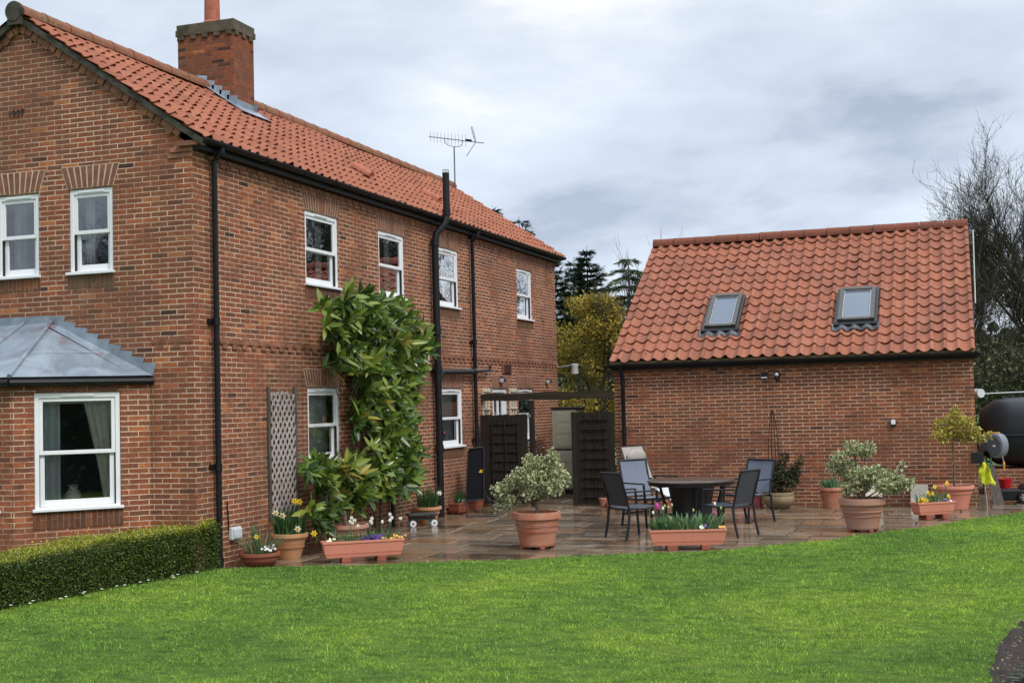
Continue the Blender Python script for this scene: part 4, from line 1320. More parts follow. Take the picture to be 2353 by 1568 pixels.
copy_thing(TREE, (18, 47, -.25), 3.0, 'bare tree outside the frame, mirrored in the first-floor windows', None, (1.7, 1.7, 1.7))
copy_thing(TREE, (-17.0, -24, -.25), 5.0, 'bare tree behind the lens, mirrored in the gable windows', None, (1.1, 1.1, 1.1))
copy_thing(TREE, (-23, -27, -.25), 2.6, 'bare tree behind the lens, mirrored in the gable windows', None, (1.0, 1.0, 1.0))

def conifer(loc, H, R0, label, seed, mat, layered=False, name='spruce_tree', first=.08, dens=1.0, cat='tree'):
    t = thing(name, label, cat, loc, 0, 'evergreens behind the house')
    R = np.random.default_rng(seed)
    b = MB(); b.tube([(0, 0, 0), (R.normal(0, .05), 0, H * .5), (0, 0, H)], [.02 * H, .012 * H, .004], 7)
    P, D, N, r = [], [], [], []
    z = H * first
    while z < H * .985:
        f = 1 - z / H
        k = int((8 if layered else 11) * (.6 + f)) + 2
        for j in range(k):
            a = R.uniform(0, 2 * pi)
            L = R0 * (f ** (.6 if layered else .8)) * R.uniform(.55, 1.15) + .06
            dirn = np.array([cos(a), sin(a), R.uniform(.05, .3) if not layered else R.uniform(-.05, .25)])
            end_drop = (.35 if layered else -.05) * L
            pts = [np.array([0, 0, z]) + dirn * L * s_ - np.array([0, 0, end_drop * s_ * s_]) for s_ in np.linspace(0, 1, 6)]
            b.tube(pts, [.012 * L + .006, .010 * L, .008 * L, .006 * L, .004 * L, .002], 3, cap=False)
            m = int((66 if not layered else 95) * L * dens) + 6
            s_ = R.random(m) ** .75
            idx = np.minimum((s_ * 5).astype(int), 4); fr_ = s_ * 5 - idx
            Q = np.array(pts)[idx] * (1 - fr_)[:, None] + np.array(pts)[idx + 1] * fr_[:, None]
            side = np.array([-sin(a), cos(a), 0]) * R.choice([-1, 1], m)[:, None]
            dd = side * R.uniform(.4, 1, (m, 1)) + dirn * .7 + np.array([0, 0, -.25 if layered else .05]) + R.normal(0, .2, (m, 3))
            P.append(Q + R.normal(0, .015, (m, 3))); D.append(dd); N.append(np.tile([0, 0, 1.], (m, 1)) + R.normal(0, .4, (m, 3)))
            r.append(np.clip(s_ * .7 + R.normal(0, .2, m), 0, 1))
        z += H * (.026 if not layered else .038) * R.uniform(.7, 1.3)
    b.build('trunk', M_BARK, t, world=False)
    P, D, N, r = map(np.concatenate, (P, D, N, r))
    s = H / 7
    leaves('crown', mat, t, P, D, N, R.uniform(.13, .30, len(P)) * s, R.uniform(.022, .05, len(P)) * s, .1, .1, r, world=False)
    return t
def ground_at(x, yD, Y): return at(x, yD, 'Y', Y)
p = at(1347, 565, 'Y', 27); conifer((p[0], 27, -.25), p[2] + .25, 2.0, 'dark pointed spruce between the house and the garage', 21, M_CONI)
p = at(1287, 575, 'Y', 25); conifer((p[0] - .3, 25, -.25), p[2] + .3, 2.1, 'sparse blue-green spruce close behind the house corner', 22, M_CONI, dens=.7)
p = at(1318, 590, 'Y', 31); conifer((p[0], 31, -.25), p[2] + .25, 1.9, 'slim spruce leader left of the tallest dark spruce', 26, M_CONI, dens=.8)
p = at(1442, 588, 'Y', 26); conifer((p[0], 26, -.25), p[2] + .25, 2.9, 'cedar with drooping layered boughs beside the garage roof', 23, M_CEDAR, True, 'cedar_tree', .3)
p = at(1205, 495, 'Y', 27); conifer((p[0] - .2, 27, -.25), p[2] + .25, 2.6, 'thin larch top showing above the house roof', 24, M_CONI, True, 'larch_tree', .55, .16)
p = at(1132, 472, 'Y', 30); conifer((p[0], 30, -.25), p[2] + .25, 1.6, 'spruce tip just above the roof line', 25, M_CONI)

# the ochre-leaved tree in the gap
def leafy_tree(loc, blobs, label, name, mat, dens, lsize, seed, group=None, twigs=True):
    t = thing(name, label, 'tree', loc, 0, group)
    P, O = blob_pts([tuple(np.array(q[:3]) - 0) + tuple(q[3:]) for q in blobs], dens, .35)
    jit = rng.normal(0, .06, P.shape)
    P = P + jit
    D = unit(O + rng.normal(0, .8, P.shape))
    leaves('crown', mat, t, P, D, O + rng.normal(0, .6, P.shape), rng.uniform(.6, 1.3, len(P)) * lsize, rng.uniform(.35, .6, len(P)) * lsize, .1, .2, None, world=False)
    V, F, tips = grow(seed, blobs[0][2] * .95, .09, 9, .75, 3, (1.7, .8, .4), (14, 6, 4), .5, .14)
    raw_mesh('trunk', V[:63], F[:54], M_BARK, t, smooth=True, world=False)
    raw_mesh('branches', V[63:], F[54:] - 63, M_TWIG, t, world=False)
    return t
p = at(1352, 790, 'Y', 19)
q0 = p[0]
bl = []
rr_ = random.Random(4)
for k in range(46):
    a = rr_.uniform(0, 2 * pi); f = rr_.random() ** .5
    zz = rr_.uniform(1.2, 4.6); wdt = 1.35 * (1 - max(0, (zz - 3.0) / 2.6) ** 1.5)
    s_ = rr_.uniform(.22, .42)
    bl.append((cos(a) * f * wdt, sin(a) * f * wdt * .8, zz, s_, s_, s_ * .9))
leafy_tree((q0 + .05, 19, -.2), [(0, 0, 4.3, .35, .35, .4)] + bl, 'ochre-leaved tree in the gap between house and garage', 'ochre_tree', M_FORS, 3600, .085, 31)
# whippy bare shoots around it
for k, (xd, yd, Y, s_) in enumerate(((1395, 600, 22, .60), (1475, 590, 23, .62), (1290, 640, 22, .52))):
    p = at(xd, yd, 'Y', Y); p = p - np.array([0, 0, 1.15]); t = thing('bare_sapling', ('bare whippy sapling left of the cedar', 'bare whippy sapling between cedar and garage roof', 'bare sapling close behind the house corner')[k], 'sapling', (p[0], Y, -.25))
    V, F, tips = grow(60 + k, p[2] + .3, .05, 8, .42, 3, (2.0, 1.0, .5), (16, 6, 3), .9, .08)
    raw_mesh('trunk', V[:63], F[:54], M_BARK, t, smooth=True, world=False); raw_mesh('branches', V[63:], F[54:] - 63, M_TWIG, t, world=False)
# dark hedgerow behind the garage and the gap
hr = thing('hedgerow', 'dense twiggy ivy-covered hedgerow behind the oil tank', 'hedgerow', (12, 19, -.25))
bl = []
for k in range(110):
    x = rr_.uniform(8.2, 17); s_ = rr_.uniform(.4, .8)
    bl.append((x, rr_.uniform(18.2, 19.8), rr_.uniform(.1, 2.6), s_, s_ * .7, s_ * .8))
P, O = blob_pts(bl, 1000, .5)
D = unit(O + rng.normal(0, .9, P.shape))
leaves('foliage', M_IVY, hr, P, D, O + rng.normal(0, .6, P.shape), rng.uniform(.05, .13, len(P)), rng.uniform(.03, .07, len(P)), .1, .2)
b = MB()
for k in range(1300):
    x, y_, z = rr_.uniform(8.2, 17), rr_.uniform(17.8, 19.6), rr_.uniform(.2, 4.6)
    d = np.array([rr_.gauss(0, .6), rr_.gauss(0, .25), rr_.uniform(.2, 1)]); L = rr_.uniform(.4, 1.3)
    b.tube([(x, y_, z), np.array((x, y_, z)) + d * L * .5 + (0, 0, .05), np.array((x, y_, z)) + d * L], [.012, .008, .003], 3, cap=False)
b.build('twigs', M_TWIG, hr)
hr2 = thing('hedgerow', 'dark evergreen hedge filling the gap behind the storage cupboard', 'hedgerow', (0, 22, -.25))
bl = []
for k in range(80):
    x = rr_.uniform(-6.0, 7.5); s_ = rr_.uniform(.5, .9)
    bl.append((x, rr_.uniform(21.5, 23), rr_.uniform(.0, 2.6), s_, s_ * .7, s_ * .8))
P, O = blob_pts(bl, 900, .5)
D = unit(O + rng.normal(0, .9, P.shape))
leaves('foliage', M_CONI, hr2, P, D, O + rng.normal(0, .6, P.shape), rng.uniform(.08, .18, len(P)), rng.uniform(.05, .09, len(P)), .1, .2)
# far trees on the horizon, one mass
bl = []
for k in range(260):
    a = rr_.uniform(0, 2 * pi); d = rr_.uniform(110, 150); s_ = rr_.uniform(4, 8)
    bl.append((d * cos(a), d * sin(a), rr_.uniform(0, 3), s_, s_, s_ * .7))
P, O = blob_pts(bl, 9, .6)
tag(leaves('distant_wood', M_IVY, None, P, unit(O + rng.normal(0, .8, P.shape)), O, rng.uniform(1, 2.4, len(P)), rng.uniform(.8, 1.6, len(P))), 'belt of far trees along the horizon', 'wood', kind='stuff')

# unseen hedge, added out of frame at right to darken the bay window's reflection
h3 = thing('hedgerow', 'unseen dark hedge added outside the frame to darken the bay window reflection', 'hedgerow', (12.6, -9, -.1))
bl = []
for k in range(90):
    s_ = rr_.uniform(.45, .75); bl.append((12.8 + rr_.uniform(-.5, .5), rr_.uniform(-17, 0), rr_.uniform(0, 2.6), s_, s_, s_))
P, O = blob_pts(bl, 420, .6)
D = unit(O + rng.normal(0, .8, P.shape))
leaves('foliage', M_CONI, h3, P, D, O + rng.normal(0, .6, P.shape), rng.uniform(.08, .18, len(P)), rng.uniform(.05, .09, len(P)), .1, .2)
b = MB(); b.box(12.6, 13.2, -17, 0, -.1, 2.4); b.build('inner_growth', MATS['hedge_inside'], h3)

# a few daisies along the foot of the hedge
dz = None
for k in range(16):
    yv = -.3 - k * .17 + rr_.uniform(-.06, .06); x = float(np.interp(-yv, -HE[:, 1], HE[:, 0])) + rr_.uniform(.04, .22)
    if dz is None:
        dz = thing('daisy', 'tiny white daisy in the grass along the foot of the hedge', 'flower', (x, yv, .03), 0, 'daisies along the hedge')
        b = MB(); b.lathe([(1e-4, .030), (.016, .034), (.017, .031), (1e-4, .028)], n=9); b.build('head', M_WHITEP, dz, world=False)
        b = MB(); b.tube([(0, 0, -.01), (0, 0, .03)], .002, 4); b.build('stem', MATS['grass_blade'], dz, world=False)
    else: copy_thing(dz, (x, yv, .03), k * 1.0)
# ------------------------------------------------------------------ pots and planters
def pot(name, label, loc, R, H, mat, base=.72, rim=.055, rims=1, soil=True, bands=(), group=None, n=40, bow=.0, feet=0, cat='plant pot', rimout=1.07, footmat=None):
    t = thing(name, label, cat, loc, 0, group)
    z0 = .035 if feet else 0.0
    prof = [(R * base * .96, z0), (R * base, z0 + .012)]
    for k in range(1, 9):
        f = k / 9
        prof.append((R * (base + (1 - base) * f) * .97 + bow * sin(pi * f), z0 + (H - rim - z0) * f))
    for z_ in bands:
        zz = z0 + (H - z0) * z_
        i = next((j for j, q in enumerate(prof) if q[1] > zz), len(prof))
        r_ = np.interp(zz, [q[1] for q in prof], [q[0] for q in prof])
        prof[i:i] = [(r_, zz - .012), (r_ + .012, zz - .008), (r_ + .012, zz + .008), (r_, zz + .012)]
        prof.sort(key=lambda q: q[1])
    b = MB(); b.lathe(prof + [(R * .95, H - rim)], n=n)
    body = b.build('body', mat, t, smooth=True, world=False)
    b = MB()
    pr_ = [(R * .955, H - rim), (R * rimout, H - rim), (R * rimout, H - rim * .35), (R * (rimout - .015), H), (R * .93, H), (R * .90, H - rim * 1.2), (R * .88, H - .06)]
    b.lathe(pr_[::1], n=n)
    b.build('rim', mat, t, smooth=True, world=False)
    if soil:
        b = MB(); b.lathe([(1e-4, H - .045), (R * .45, H - .040), (R * .91, H - .052)], n=24); b.build('soil', M_SOIL, t, smooth=True, world=False)
    for k in range(feet):
        a = 2 * pi * k / feet + .6
        b = MB(); b.obox((cos(a) * R * base * .86, sin(a) * R * base * .86, .018), (.09, .06, .036), [[cos(a), -sin(a), 0], [sin(a), cos(a), 0], [0, 0, 1]])
        b.build('pot_foot', footmat or M_FOOT, t, world=False, bevel=.006)
    return t

def trough(name, label, c, d, L, Wd, z0, z1, mat, cat='planter'):
    """window-box shape: tapering ends, rolled rim"""
    d = np.array([d[0], d[1], 0.]); d /= np.linalg.norm(d); s_ = np.array([-d[1], d[0], 0])
    c = np.array([c[0], c[1], 0.])
    t = thing(name, label, cat, (c[0], c[1], z0))
    P = lambda u, v, z: c + d * u + s_ * v + np.array([0, 0, z])
    def ring(L_, W_, z): return [P(-L_ / 2, -W_ / 2, z), P(L_ / 2, -W_ / 2, z), P(L_ / 2, W_ / 2, z), P(-L_ / 2, W_ / 2, z)]
    h = z1 - z0
    rs = [ring(L - .10, Wd - .06, z0), ring(L - .075, Wd - .045, z0 + h * .22), ring(L - .060, Wd - .035, z0 + h * .23), ring(L - .02, Wd - .01, z1 - .03)]
    b = MB(); v = [q for r in rs for q in r]
    b.add(v, [(3, 2, 1, 0)] + [(4 * k + j, 4 * k + (j + 1) % 4, 4 * k + 4 + (j + 1) % 4, 4 * k + 4 + j) for k in range(3) for j in range(4)])
    b.build('body', mat, t, bevel=.008)
    b = MB(); rr = [ring(L - .02, Wd - .01, z1 - .03), ring(L, Wd + .01, z1 - .028), ring(L, Wd + .01, z1), ring(L - .035, Wd - .03, z1), ring(L - .04, Wd - .035, z1 - .05)]
    v = [q for r in rr for q in r]
    b.add(v, [(4 * k + j, 4 * k + (j + 1) % 4, 4 * k + 4 + (j + 1) % 4, 4 * k + 4 + j) for k in range(4) for j in range(4)])
    b.build('rim', mat, t, bevel=.004)
    b = MB(); b.quad(*ring(L - .042, Wd - .037, z1 - .035)); b.build('soil', M_SOIL, t)
    return t, P

def brick_foot(label, c, d, size=(.11, .20, .06), mat=None, z=0):
    d = np.array([d[0], d[1]]); d = d / np.linalg.norm(d)
    t = MB(); t.obox((0, 0, size[2] / 2), size, None)
    o = t.build('support_brick', mat or M_FOOT, None, bevel=.006)
    o.location = (c[0], c[1], z + .001); o.rotation_euler = (0, 0, atan2(d[1], d[0]))
    return tag(o, label, 'brick')

# ---- plants that grow in them
def straps(name, label, base, n, h, rad, mat, w=.014, lean=.35, droop=.25, cat='plant', seed=1, group=None, sx=1.0, rot=0.0, part='leaves'):
    R = np.random.default_rng(seed)
    t = thing(name, label, cat, base, rot, group)
    b = MB()
    for k in range(n):
        a = R.uniform(0, 2 * pi); r0 = rad * sqrt(R.random())
        p = np.array([cos(a) * r0 * sx, sin(a) * r0, -.03])
        hh = h * R.uniform(.6, 1.08); out = np.array([cos(a + R.normal(0, .6)), sin(a + R.normal(0, .6)), 0])
        le = lean * R.uniform(.1, 1.3) * hh
        pts = [p + out * le * s_ ** 1.6 + np.array([0, 0, hh * (s_ - droop * R.uniform(.3, 1.2) * s_ ** 3)]) for s_ in np.linspace(0, 1, 5)]
        q = R.uniform(0, 2 * pi)
        b.strip(pts, [w * .8, w, w, w * .75, .002], (cos(q), sin(q), 0), 0, R.random() + .001)
    b.build(part, mat, t, world=False)
    return t

def daffodil(t, p, face, size, petal, cup, stem_from=None, name='flower'):
    """flower of thing t at local p, facing direction face"""
    f = unit(np.array(face, float)); x = unit(np.cross(f, (0, 0, 1.0))); y = np.cross(x, f); p = np.array(p, float)
    b = MB()
    for k in range(6):
        a = k * pi / 3; r = x * cos(a) + y * sin(a); s_ = x * -sin(a) + y * cos(a)
        b.add([p, p + r * size * .5 + s_ * size * .27 + f * size * .05, p + r * size + f * size * .02, p + r * size * .5 - s_ * size * .27 + f * size * .05], [(0, 1, 2, 3)])
    fl = b.build(name, petal, t, world=False)
    if cup:
        b = MB(); n = 10; vs = []
        for r_, h_ in ((.16, .02), (.22, .3), (.33, .46)):
            for j in range(n): vs.append(p + (x * cos(2 * pi * j / n) + y * sin(2 * pi * j / n)) * size * r_ + f * size * h_)
        b.add(vs, [(i * n + j, i * n + (j + 1) % n, (i + 1) * n + (j + 1) % n, (i + 1) * n + j) for i in range(2) for j in range(n)])
        b.build('trumpet', cup, fl, world=False, smooth=True)
    if stem_from is not None:
        q = np.array(stem_from, float)
        b = MB(); b.tube([q, (q + p) / 2 + (0, 0, .02), p - f * size * .3 + (0, 0, .01), p], .004, 5); b.build('stem', M_STRAPS, fl, world=False)
    return fl
M_STRAPS = plain('flower_stem', (.08, .15, .05), .5)
def tulip(t, p, h, col, size=.022, lean=(0, 0), name='flower'):
    p = np.array(p, float); top = p + np.array([lean[0], lean[1], h])
    b = MB(); b.lathe([(1e-4, 0), (size * .8, size * .4), (size, size * 1.2), (size * .8, size * 2.2), (size * .3, size * 2.9), (1e-4, size * 2.9)], top, 8)
    fl = b.build(name, col, t, world=False, smooth=True)
    b = MB(); b.tube([p, (p + top) / 2 + np.array([lean[0] * .1, 0, 0]), top], .004, 5); b.build('stem', M_STRAPS, fl, world=False)
    return fl
def pansy(t, p, col, eye, size=.026, name='flower'):
    p = np.array(p, float); f = unit(CAM - p - np.array(t.location)) * .7 + np.array([0, 0, .5]); f = unit(f)
    x = unit(np.cross(f, (0, 0, 1.0))); y = np.cross(x, f); b = MB()
    for a in (.5, 1.6, 2.7, 4.1, 5.3):
        c = p + (x * cos(a) + y * sin(a)) * size * .55
        b.add([c + (x * cos(q) + y * sin(q)) * size * .55 + f * .001 * a for q in np.linspace(0, 2 * pi, 9)[:-1]], [tuple(range(8))])
    fl = b.build(name, col, t, world=False)
    b = MB(); b.add([p + (x * cos(q) + y * sin(q)) * size * .28 + f * .008 for q in np.linspace(0, 2 * pi, 7)[:-1]], [tuple(range(6))]); b.build('eye', eye, fl, world=False)
    return fl

def shrub(name, label, base, blobs, mat, leaf, dens, trunk_h, seed, cat='shrub', stem_r=.022, nst=1, shell=.35, wl=.45, group=None, droop=.1):
    """blobs are local (x,y,z,rx,ry,rz)"""
    R = np.random.default_rng(seed)
    t = thing(name, label, cat, base, 0, group)
    b = MB()
    if nst == 1:
        fork = np.array([0, 0, trunk_h]); b.tube([(0, 0, -.05), (.008, 0, trunk_h * .5), fork], [stem_r * 1.15, stem_r, stem_r * .9], 9)
        b.build('trunk', M_STEM, t, smooth=True, world=False); b = MB()
    for k, q in enumerate(blobs):
        c = np.array(q[:3])
        st = fork if nst == 1 else np.array([R.normal(0, .02), R.normal(0, .02), -.04])
        m = st * .5 + c * .5 + np.array([R.normal(0, .03), R.normal(0, .03), -.05 if nst == 1 else -.02])
        b.tube([st, st * .75 + m * .25 + (0, 0, .02), m, c], [stem_r * .5, stem_r * .34, stem_r * .2, .003], 6)
        for _ in range(4):
            e_ = c + np.array(q[3:6]) * R.normal(0, .55, 3); b.tube([m * .4 + c * .6, (c + e_) / 2, e_], [.006, .004, .002], 4, cap=False)
    b.build('branches', M_STEM, t, smooth=True, world=False)
    P, O = blob_pts(blobs, dens, shell)
    P += R.normal(0, .018, P.shape)
    D = unit(O + R.normal(0, .75, P.shape) + np.array([0, 0, .2]))
    leaves('foliage', mat, t, P, D, O + R.normal(0, .5, P.shape) + np.array([0, 0, .6]), R.uniform(.65, 1.25, len(P)) * leaf, R.uniform(.8, 1.2, len(P)) * leaf * wl, droop, .25, None, world=False)
    return t

# 1 shallow bowl by the drain, with grasses
pb = (.37, .78, 0)
pot('bowl_planter', 'shallow dark terracotta bowl at the house corner beside the downpipe', pb, .235, .165, M_TCD, .62, .04, bow=.03)
t = straps('grass_clump', 'pale arching grasses and snowdrops in the shallow dark bowl', (pb[0], pb[1], .14), 190, .36, .17, M_STRAPY, .007, .85, .30, seed=3)
b = MB()
for k in range(26):
    a = k * 2.4; b.strip([(cos(a) * .03, sin(a) * .03 - .02, 0), (cos(a) * .04 - .05, sin(a) * .04, .2), (cos(a) * .05 - .06, sin(a) * .05, .33 + .04 * sin(k))], [.014, .016, .003], (cos(a * 3), sin(a * 3), 0), 0, .2 + .02 * k)
b.build('upright_leaves', M_TULIPL, t, world=False)
for k in range(14):
    a = random.uniform(-.9, .9); r = random.uniform(.12, .22); pansy(t, (cos(a) * r + .02, sin(a) * r * .8 - .05, .06 + random.random() * .05), M_WHITEP, M_GREYMETAL, .016)
daffodil(t, (.02, -.10, .22), (.3, -1, .1), .04, M_YEL, M_YEL, (.0, -.06, 0))

# 2 tall tan pot of daffodils
pt_ = (.38, 1.50, 0)
pot('tan_pot', 'tall tan terracotta pot with raised rings, next to the shallow bowl', pt_, .225, .325, M_TCT, .62, .05, bands=(.48, .80), feet=0)
t = straps('daffodils', 'thick clump of pale daffodils in the tall tan pot', (pt_[0], pt_[1], .29), 230, .40, .19, M_STRAP, .013, .30, .12, seed=5)
for p, c in (((-.10, -.16, .30), M_CREAM), ((.02, -.20, .27), M_CREAM), ((.04, .08, .43), M_YEL), ((.10, .10, .42), M_YEL), ((.22, .12, .33), M_YEL), ((.20, -.14, .10), M_CREAM), ((.30, .10, .02), M_YEL), ((.18, -.02, .26), M_CREAM), ((.16, -.10, .0), M_CREAM)):
    daffodil(t, p, (.45 + random.uniform(-.3, .3), -1, -.05), .050, c, M_ORNG if c is M_CREAM else M_YEL, (p[0] * .6, p[1] * .6, 0))

# 3 long pink trough on two bricks
tl, tr = at(747, 1285, 'Z', .0)[:2], at(920, 1270, 'Z', .0)[:2]
dA = np.array([.366, .264]); dA /= np.linalg.norm(dA)
cA = np.array([1.46, 1.40])
t3, P3 = trough('pink_trough', 'long salmon-pink plastic trough of narcissi nearest the house', cA, dA, 1.02, .21, .062, .262, M_PINK)
brick_foot('reddish brick under the left end of the salmon trough near the house', cA - dA * .22, dA); brick_foot('reddish brick under the right end of the salmon trough near the house', cA + dA * .22, dA)
b3 = (cA[0], cA[1], .235)
rotA = atan2(dA[1], dA[0])
t = straps('narcissi', 'white narcissi and purple pansies in the salmon trough near the house', b3, 150, .20, .06, M_TULIPL, .011, .4, .1, seed=8, sx=7.2, rot=rotA)
ROOT[t.name] = (np.array(b3), rotA)
for u, z in ((-.18, .26), (-.15, .30), (-.11, .27), (-.14, .24), (-.06, .20), (.12, .25), (.15, .28), (.13, .23), (.29, .24), (.42, .32), (.44, .28), (.41, .25), (.56, .27)):
    u *= .85
    daffodil(t, (u, random.uniform(-.06, .03), z), (.3 + random.uniform(-.4, .4), -1, .1), .027, M_WHITEP, M_CREAM, (u - .03, 0, 0))
for k in range(60): pansy(t, (random.gauss(.10, .075), random.uniform(-.09, .02), random.uniform(.03, .075)), M_PURP, M_PURP, .017)
for k in range(10): pansy(t, (random.gauss(.38, .09), random.uniform(-.09, -.03), random.uniform(.03, .07)), M_YEL if k % 2 else M_ORNG, M_PURP, .015)
for k in range(8): pansy(t, (random.gauss(-.42, .05), random.uniform(-.09, -.02), random.uniform(.02, .06)), M_CREAM, M_YEL, .014)

# 4 half-hidden barrel pot under the wall shrub
pot('wide_pot', 'wide pale clay pot half hidden behind the salmon trough under the wall shrub', (.62, 2.62, 0), .29, .33, M_TCP, .75, .05, bands=(.6,))
# 9 pot of narcissus leaves by the soil pipe
p9 = (.27, 6.25, 0)
pot('clay_pot', 'tan clay pot at the foot of the black soil pipe', p9, .215, .26, M_TCT, .66, .045, bands=(.62,))
t = straps('narcissus_clump', 'dark green narcissus leaves in the clay pot by the soil pipe', (p9[0], p9[1], .22), 240, .43, .16, M_STRAP, .010, .35, .12, seed=12)
daffodil(t, (.24, -.06, .26), (.6, -1, .2), .045, M_WHITEP, M_CREAM, (.1, 0, .0))
# 10 brown trough against the wall
dB = np.array([0.12, 1.0]); dB /= np.linalg.norm(dB)
trough('brown_trough', 'rusty brown trough against the house wall behind the folded lounger', (.22, 8.1), dB, .95, .22, .03, .20, M_TCD)
t = straps('bulb_leaves', 'bulb leaves in the rusty trough behind the folded lounger', (.22, 8.1, .18), 120, .32, .06, M_STRAP, .011, .4, .15, seed=13, sx=6.5, rot=atan2(dB[1], dB[0]))
for k in range(16): pansy(t, (random.uniform(-.42, .42), random.uniform(-.1, .05), random.uniform(.02, .06)), M_WHITEP, M_CREAM, .022)

# 12 big terracotta tub with the variegated shrub
pc = (3.215, 2.99, 0)
pot('terracotta_tub', 'big orange terracotta tub in the middle of the patio, on small feet', pc, .300, .475, M_TC, .76, .085, bands=(.62, .45), feet=4, rimout=1.06)
R0 = np.array(pc)
def bl_at(lst, Y, z_base):
    out = []
    for xd, yd, rx, rz_, dy in lst:
        q = at(xd, yd, 'Y', Y + dy); out.append((q[0] - pc_[0], q[1] - pc_[1], q[2] - z_base, rx, rx, rz_))
    return out
pc_ = pc
bb = bl_at([(1225, 1070, .12, .11, 0), (1262, 1062, .13, .10, .05), (1195, 1090, .11, .09, -.08), (1285, 1090, .11, .10, 0), (1240, 1100, .17, .11, -.05), (1205, 1118, .12, .08, .1), (1180, 1108, .12, .08, 0), (1158, 1122, .09, .06, -.05),
            (1140, 1125, .06, .05, 0), (1276, 1118, .11, .08, -.1), (1250, 1128, .11, .07, .1), (1218, 1135, .08, .06, -.1), (1172, 1148, .09, .05, -.05), (1150, 1150, .06, .05, .05), (1140, 1165, .05, .04, 0), (1165, 1165, .06, .04, 0), (1300, 1100, .05, .05, 0), (1268, 1046, .07, .06, 0), (1215, 1055, .07, .06, 0)], 2.99, .43)
shrub('variegated_shrub', 'cream and green variegated shrub leaning left in the big orange tub', (pc[0], pc[1], .43), bb, M_VARI, .050, 15000, .17, 41, wl=.60)

# 24 large pale tub, right, with the second variegated shrub
pd_ = (7.165, 5.50, 0)
pot('terracotta_tub', 'big weathered pinkish terracotta tub on red feet in front of the garage', pd_, .300, .46, M_TCP, .72, .085, bands=(.58, .44), feet=4, rimout=1.06)
pc_ = pd_
bb = bl_at([(1960, 1030, .13, .08, 0), (1985, 1035, .11, .06, .1), (1930, 1050, .10, .06, -.1), (1918, 1070, .10, .06, 0), (1950, 1075, .14, .08, .1), (1975, 1090, .16, .09, -.1), (2010, 1085, .14, .08, 0), (2040, 1095, .12, .07, .05), (2065, 1105, .10, .06, 0),
            (2085, 1108, .08, .05, 0), (2030, 1115, .13, .07, -.15), (1990, 1112, .11, .06, .15), (1955, 1118, .09, .06, -.15), (1950, 1100, .08, .06, .1), (2060, 1120, .08, .05, .1), (1945, 1130, .06, .06, -.1), (2000, 1025, .05, .04, 0), (2070, 1070, .04, .03, 0)], 5.5, .42)
shrub('variegated_shrub', 'cream-edged spreading shrub in the big pinkish tub by the garage', (pd_[0], pd_[1], .42), bb, M_VARI, .060, 15000, .10, 42, nst=2, wl=.58)

# 26 standard with a mop head
pe = (8.36, 9.05, 0)
pot('salmon_pot', 'salmon-pink plastic pot at the garage corner holding a standard tree', pe, .29, .385, M_PINK, .70, .05, bands=(.70,), rimout=1.08)
pc_ = pe
bb = bl_at([(2195, 960, .13, .08, 0), (2165, 975, .13, .08, .1), (2220, 970, .13, .08, -.1), (2190, 990, .17, .08, 0), (2155, 998, .10, .06, -.1), (2235, 990, .13, .07, .05), (2250, 1005, .11, .05, 0), (2215, 1005, .12, .06, .1), (2268, 1000, .05, .04, 0), (2170, 1008, .09, .05, -.1), (2192, 942, .06, .04, 0)], 9.05, .34)
shrub('standard_tree', 'mop-headed golden variegated standard on a thin straight trunk by the garage corner', (pe[0], pe[1], .34), bb, M_VARI2, .062, 11000, .78, 43, cat='small tree', stem_r=.017, wl=.5)
t = straps('underplanting', 'low ground cover at the foot of the golden standard', (pe[0], pe[1], .34), 90, .10, .22, M_STRAP, .014, .8, .4, seed=20)

# 23 small clay pot with tulip leaves
pf = (6.40, 9.12, 0)
pot('clay_pot', 'small orange clay pot against the garage wall left of the pinkish tub', pf, .195, .355, M_TC, .66, .05, bands=(), rimout=1.08)
straps('tulip_leaves', 'stubby tulip leaves in the small orange pot by the garage wall', (pf[0], pf[1], .32), 80, .24, .14, M_TULIPL, .030, .35, .1, seed=22)
b = MB(); b.sphere((pf[0] + .06, pf[1] - .12, .335), .028, 10, 6, 1.4, 1, .7); tag(b.build('pebble', M_PALEC, None, smooth=True), 'pale pebble lying on the soil of the small orange pot', 'stone')

# 22 weathered stone bowl with twiggy shrub and obelisk
pg = (5.53, 9.10, 0)
pot('stone_bowl', 'squat weathered stone bowl against the garage wall', pg, .255, .28, M_STONE, .62, .05, bow=.055, rimout=1.0)
pc_ = pg
bb = bl_at([(1775, 1085, .18, .12, 0), (1760, 1105, .14, .09, -.05), (1800, 1095, .16, .11, 0), (1790, 1070, .12, .10, .05), (1825, 1080, .10, .09, 0), (1765, 1070, .10, .08, 0), (1745, 1090, .08, .06, 0), (1835, 1060, .06, .06, 0), (1815, 1110, .10, .07, -.1), (1750, 1110, .12, .08, -.05), (1820, 1100, .12, .09, .05), (1785, 1095, .17, .12, -.05), (1782, 1115, .14, .06, -.1), (1805, 1050, .06, .06, 0)], 9.1, .24)
shrub('twiggy_shrub', 'dark twiggy small-leaved shrub in the stone bowl', (pg[0], pg[1], .24), bb, M_SMALL, .042, 24000, .1, 44, nst=2, wl=.62, shell=.15)
t = thing('obelisk', 'tall thin rusty wire obelisk standing in the stone bowl', 'plant support', (pg[0] - .06, pg[1], .24))
tp = np.array([pg[0] - .06, pg[1], 1.68]); 
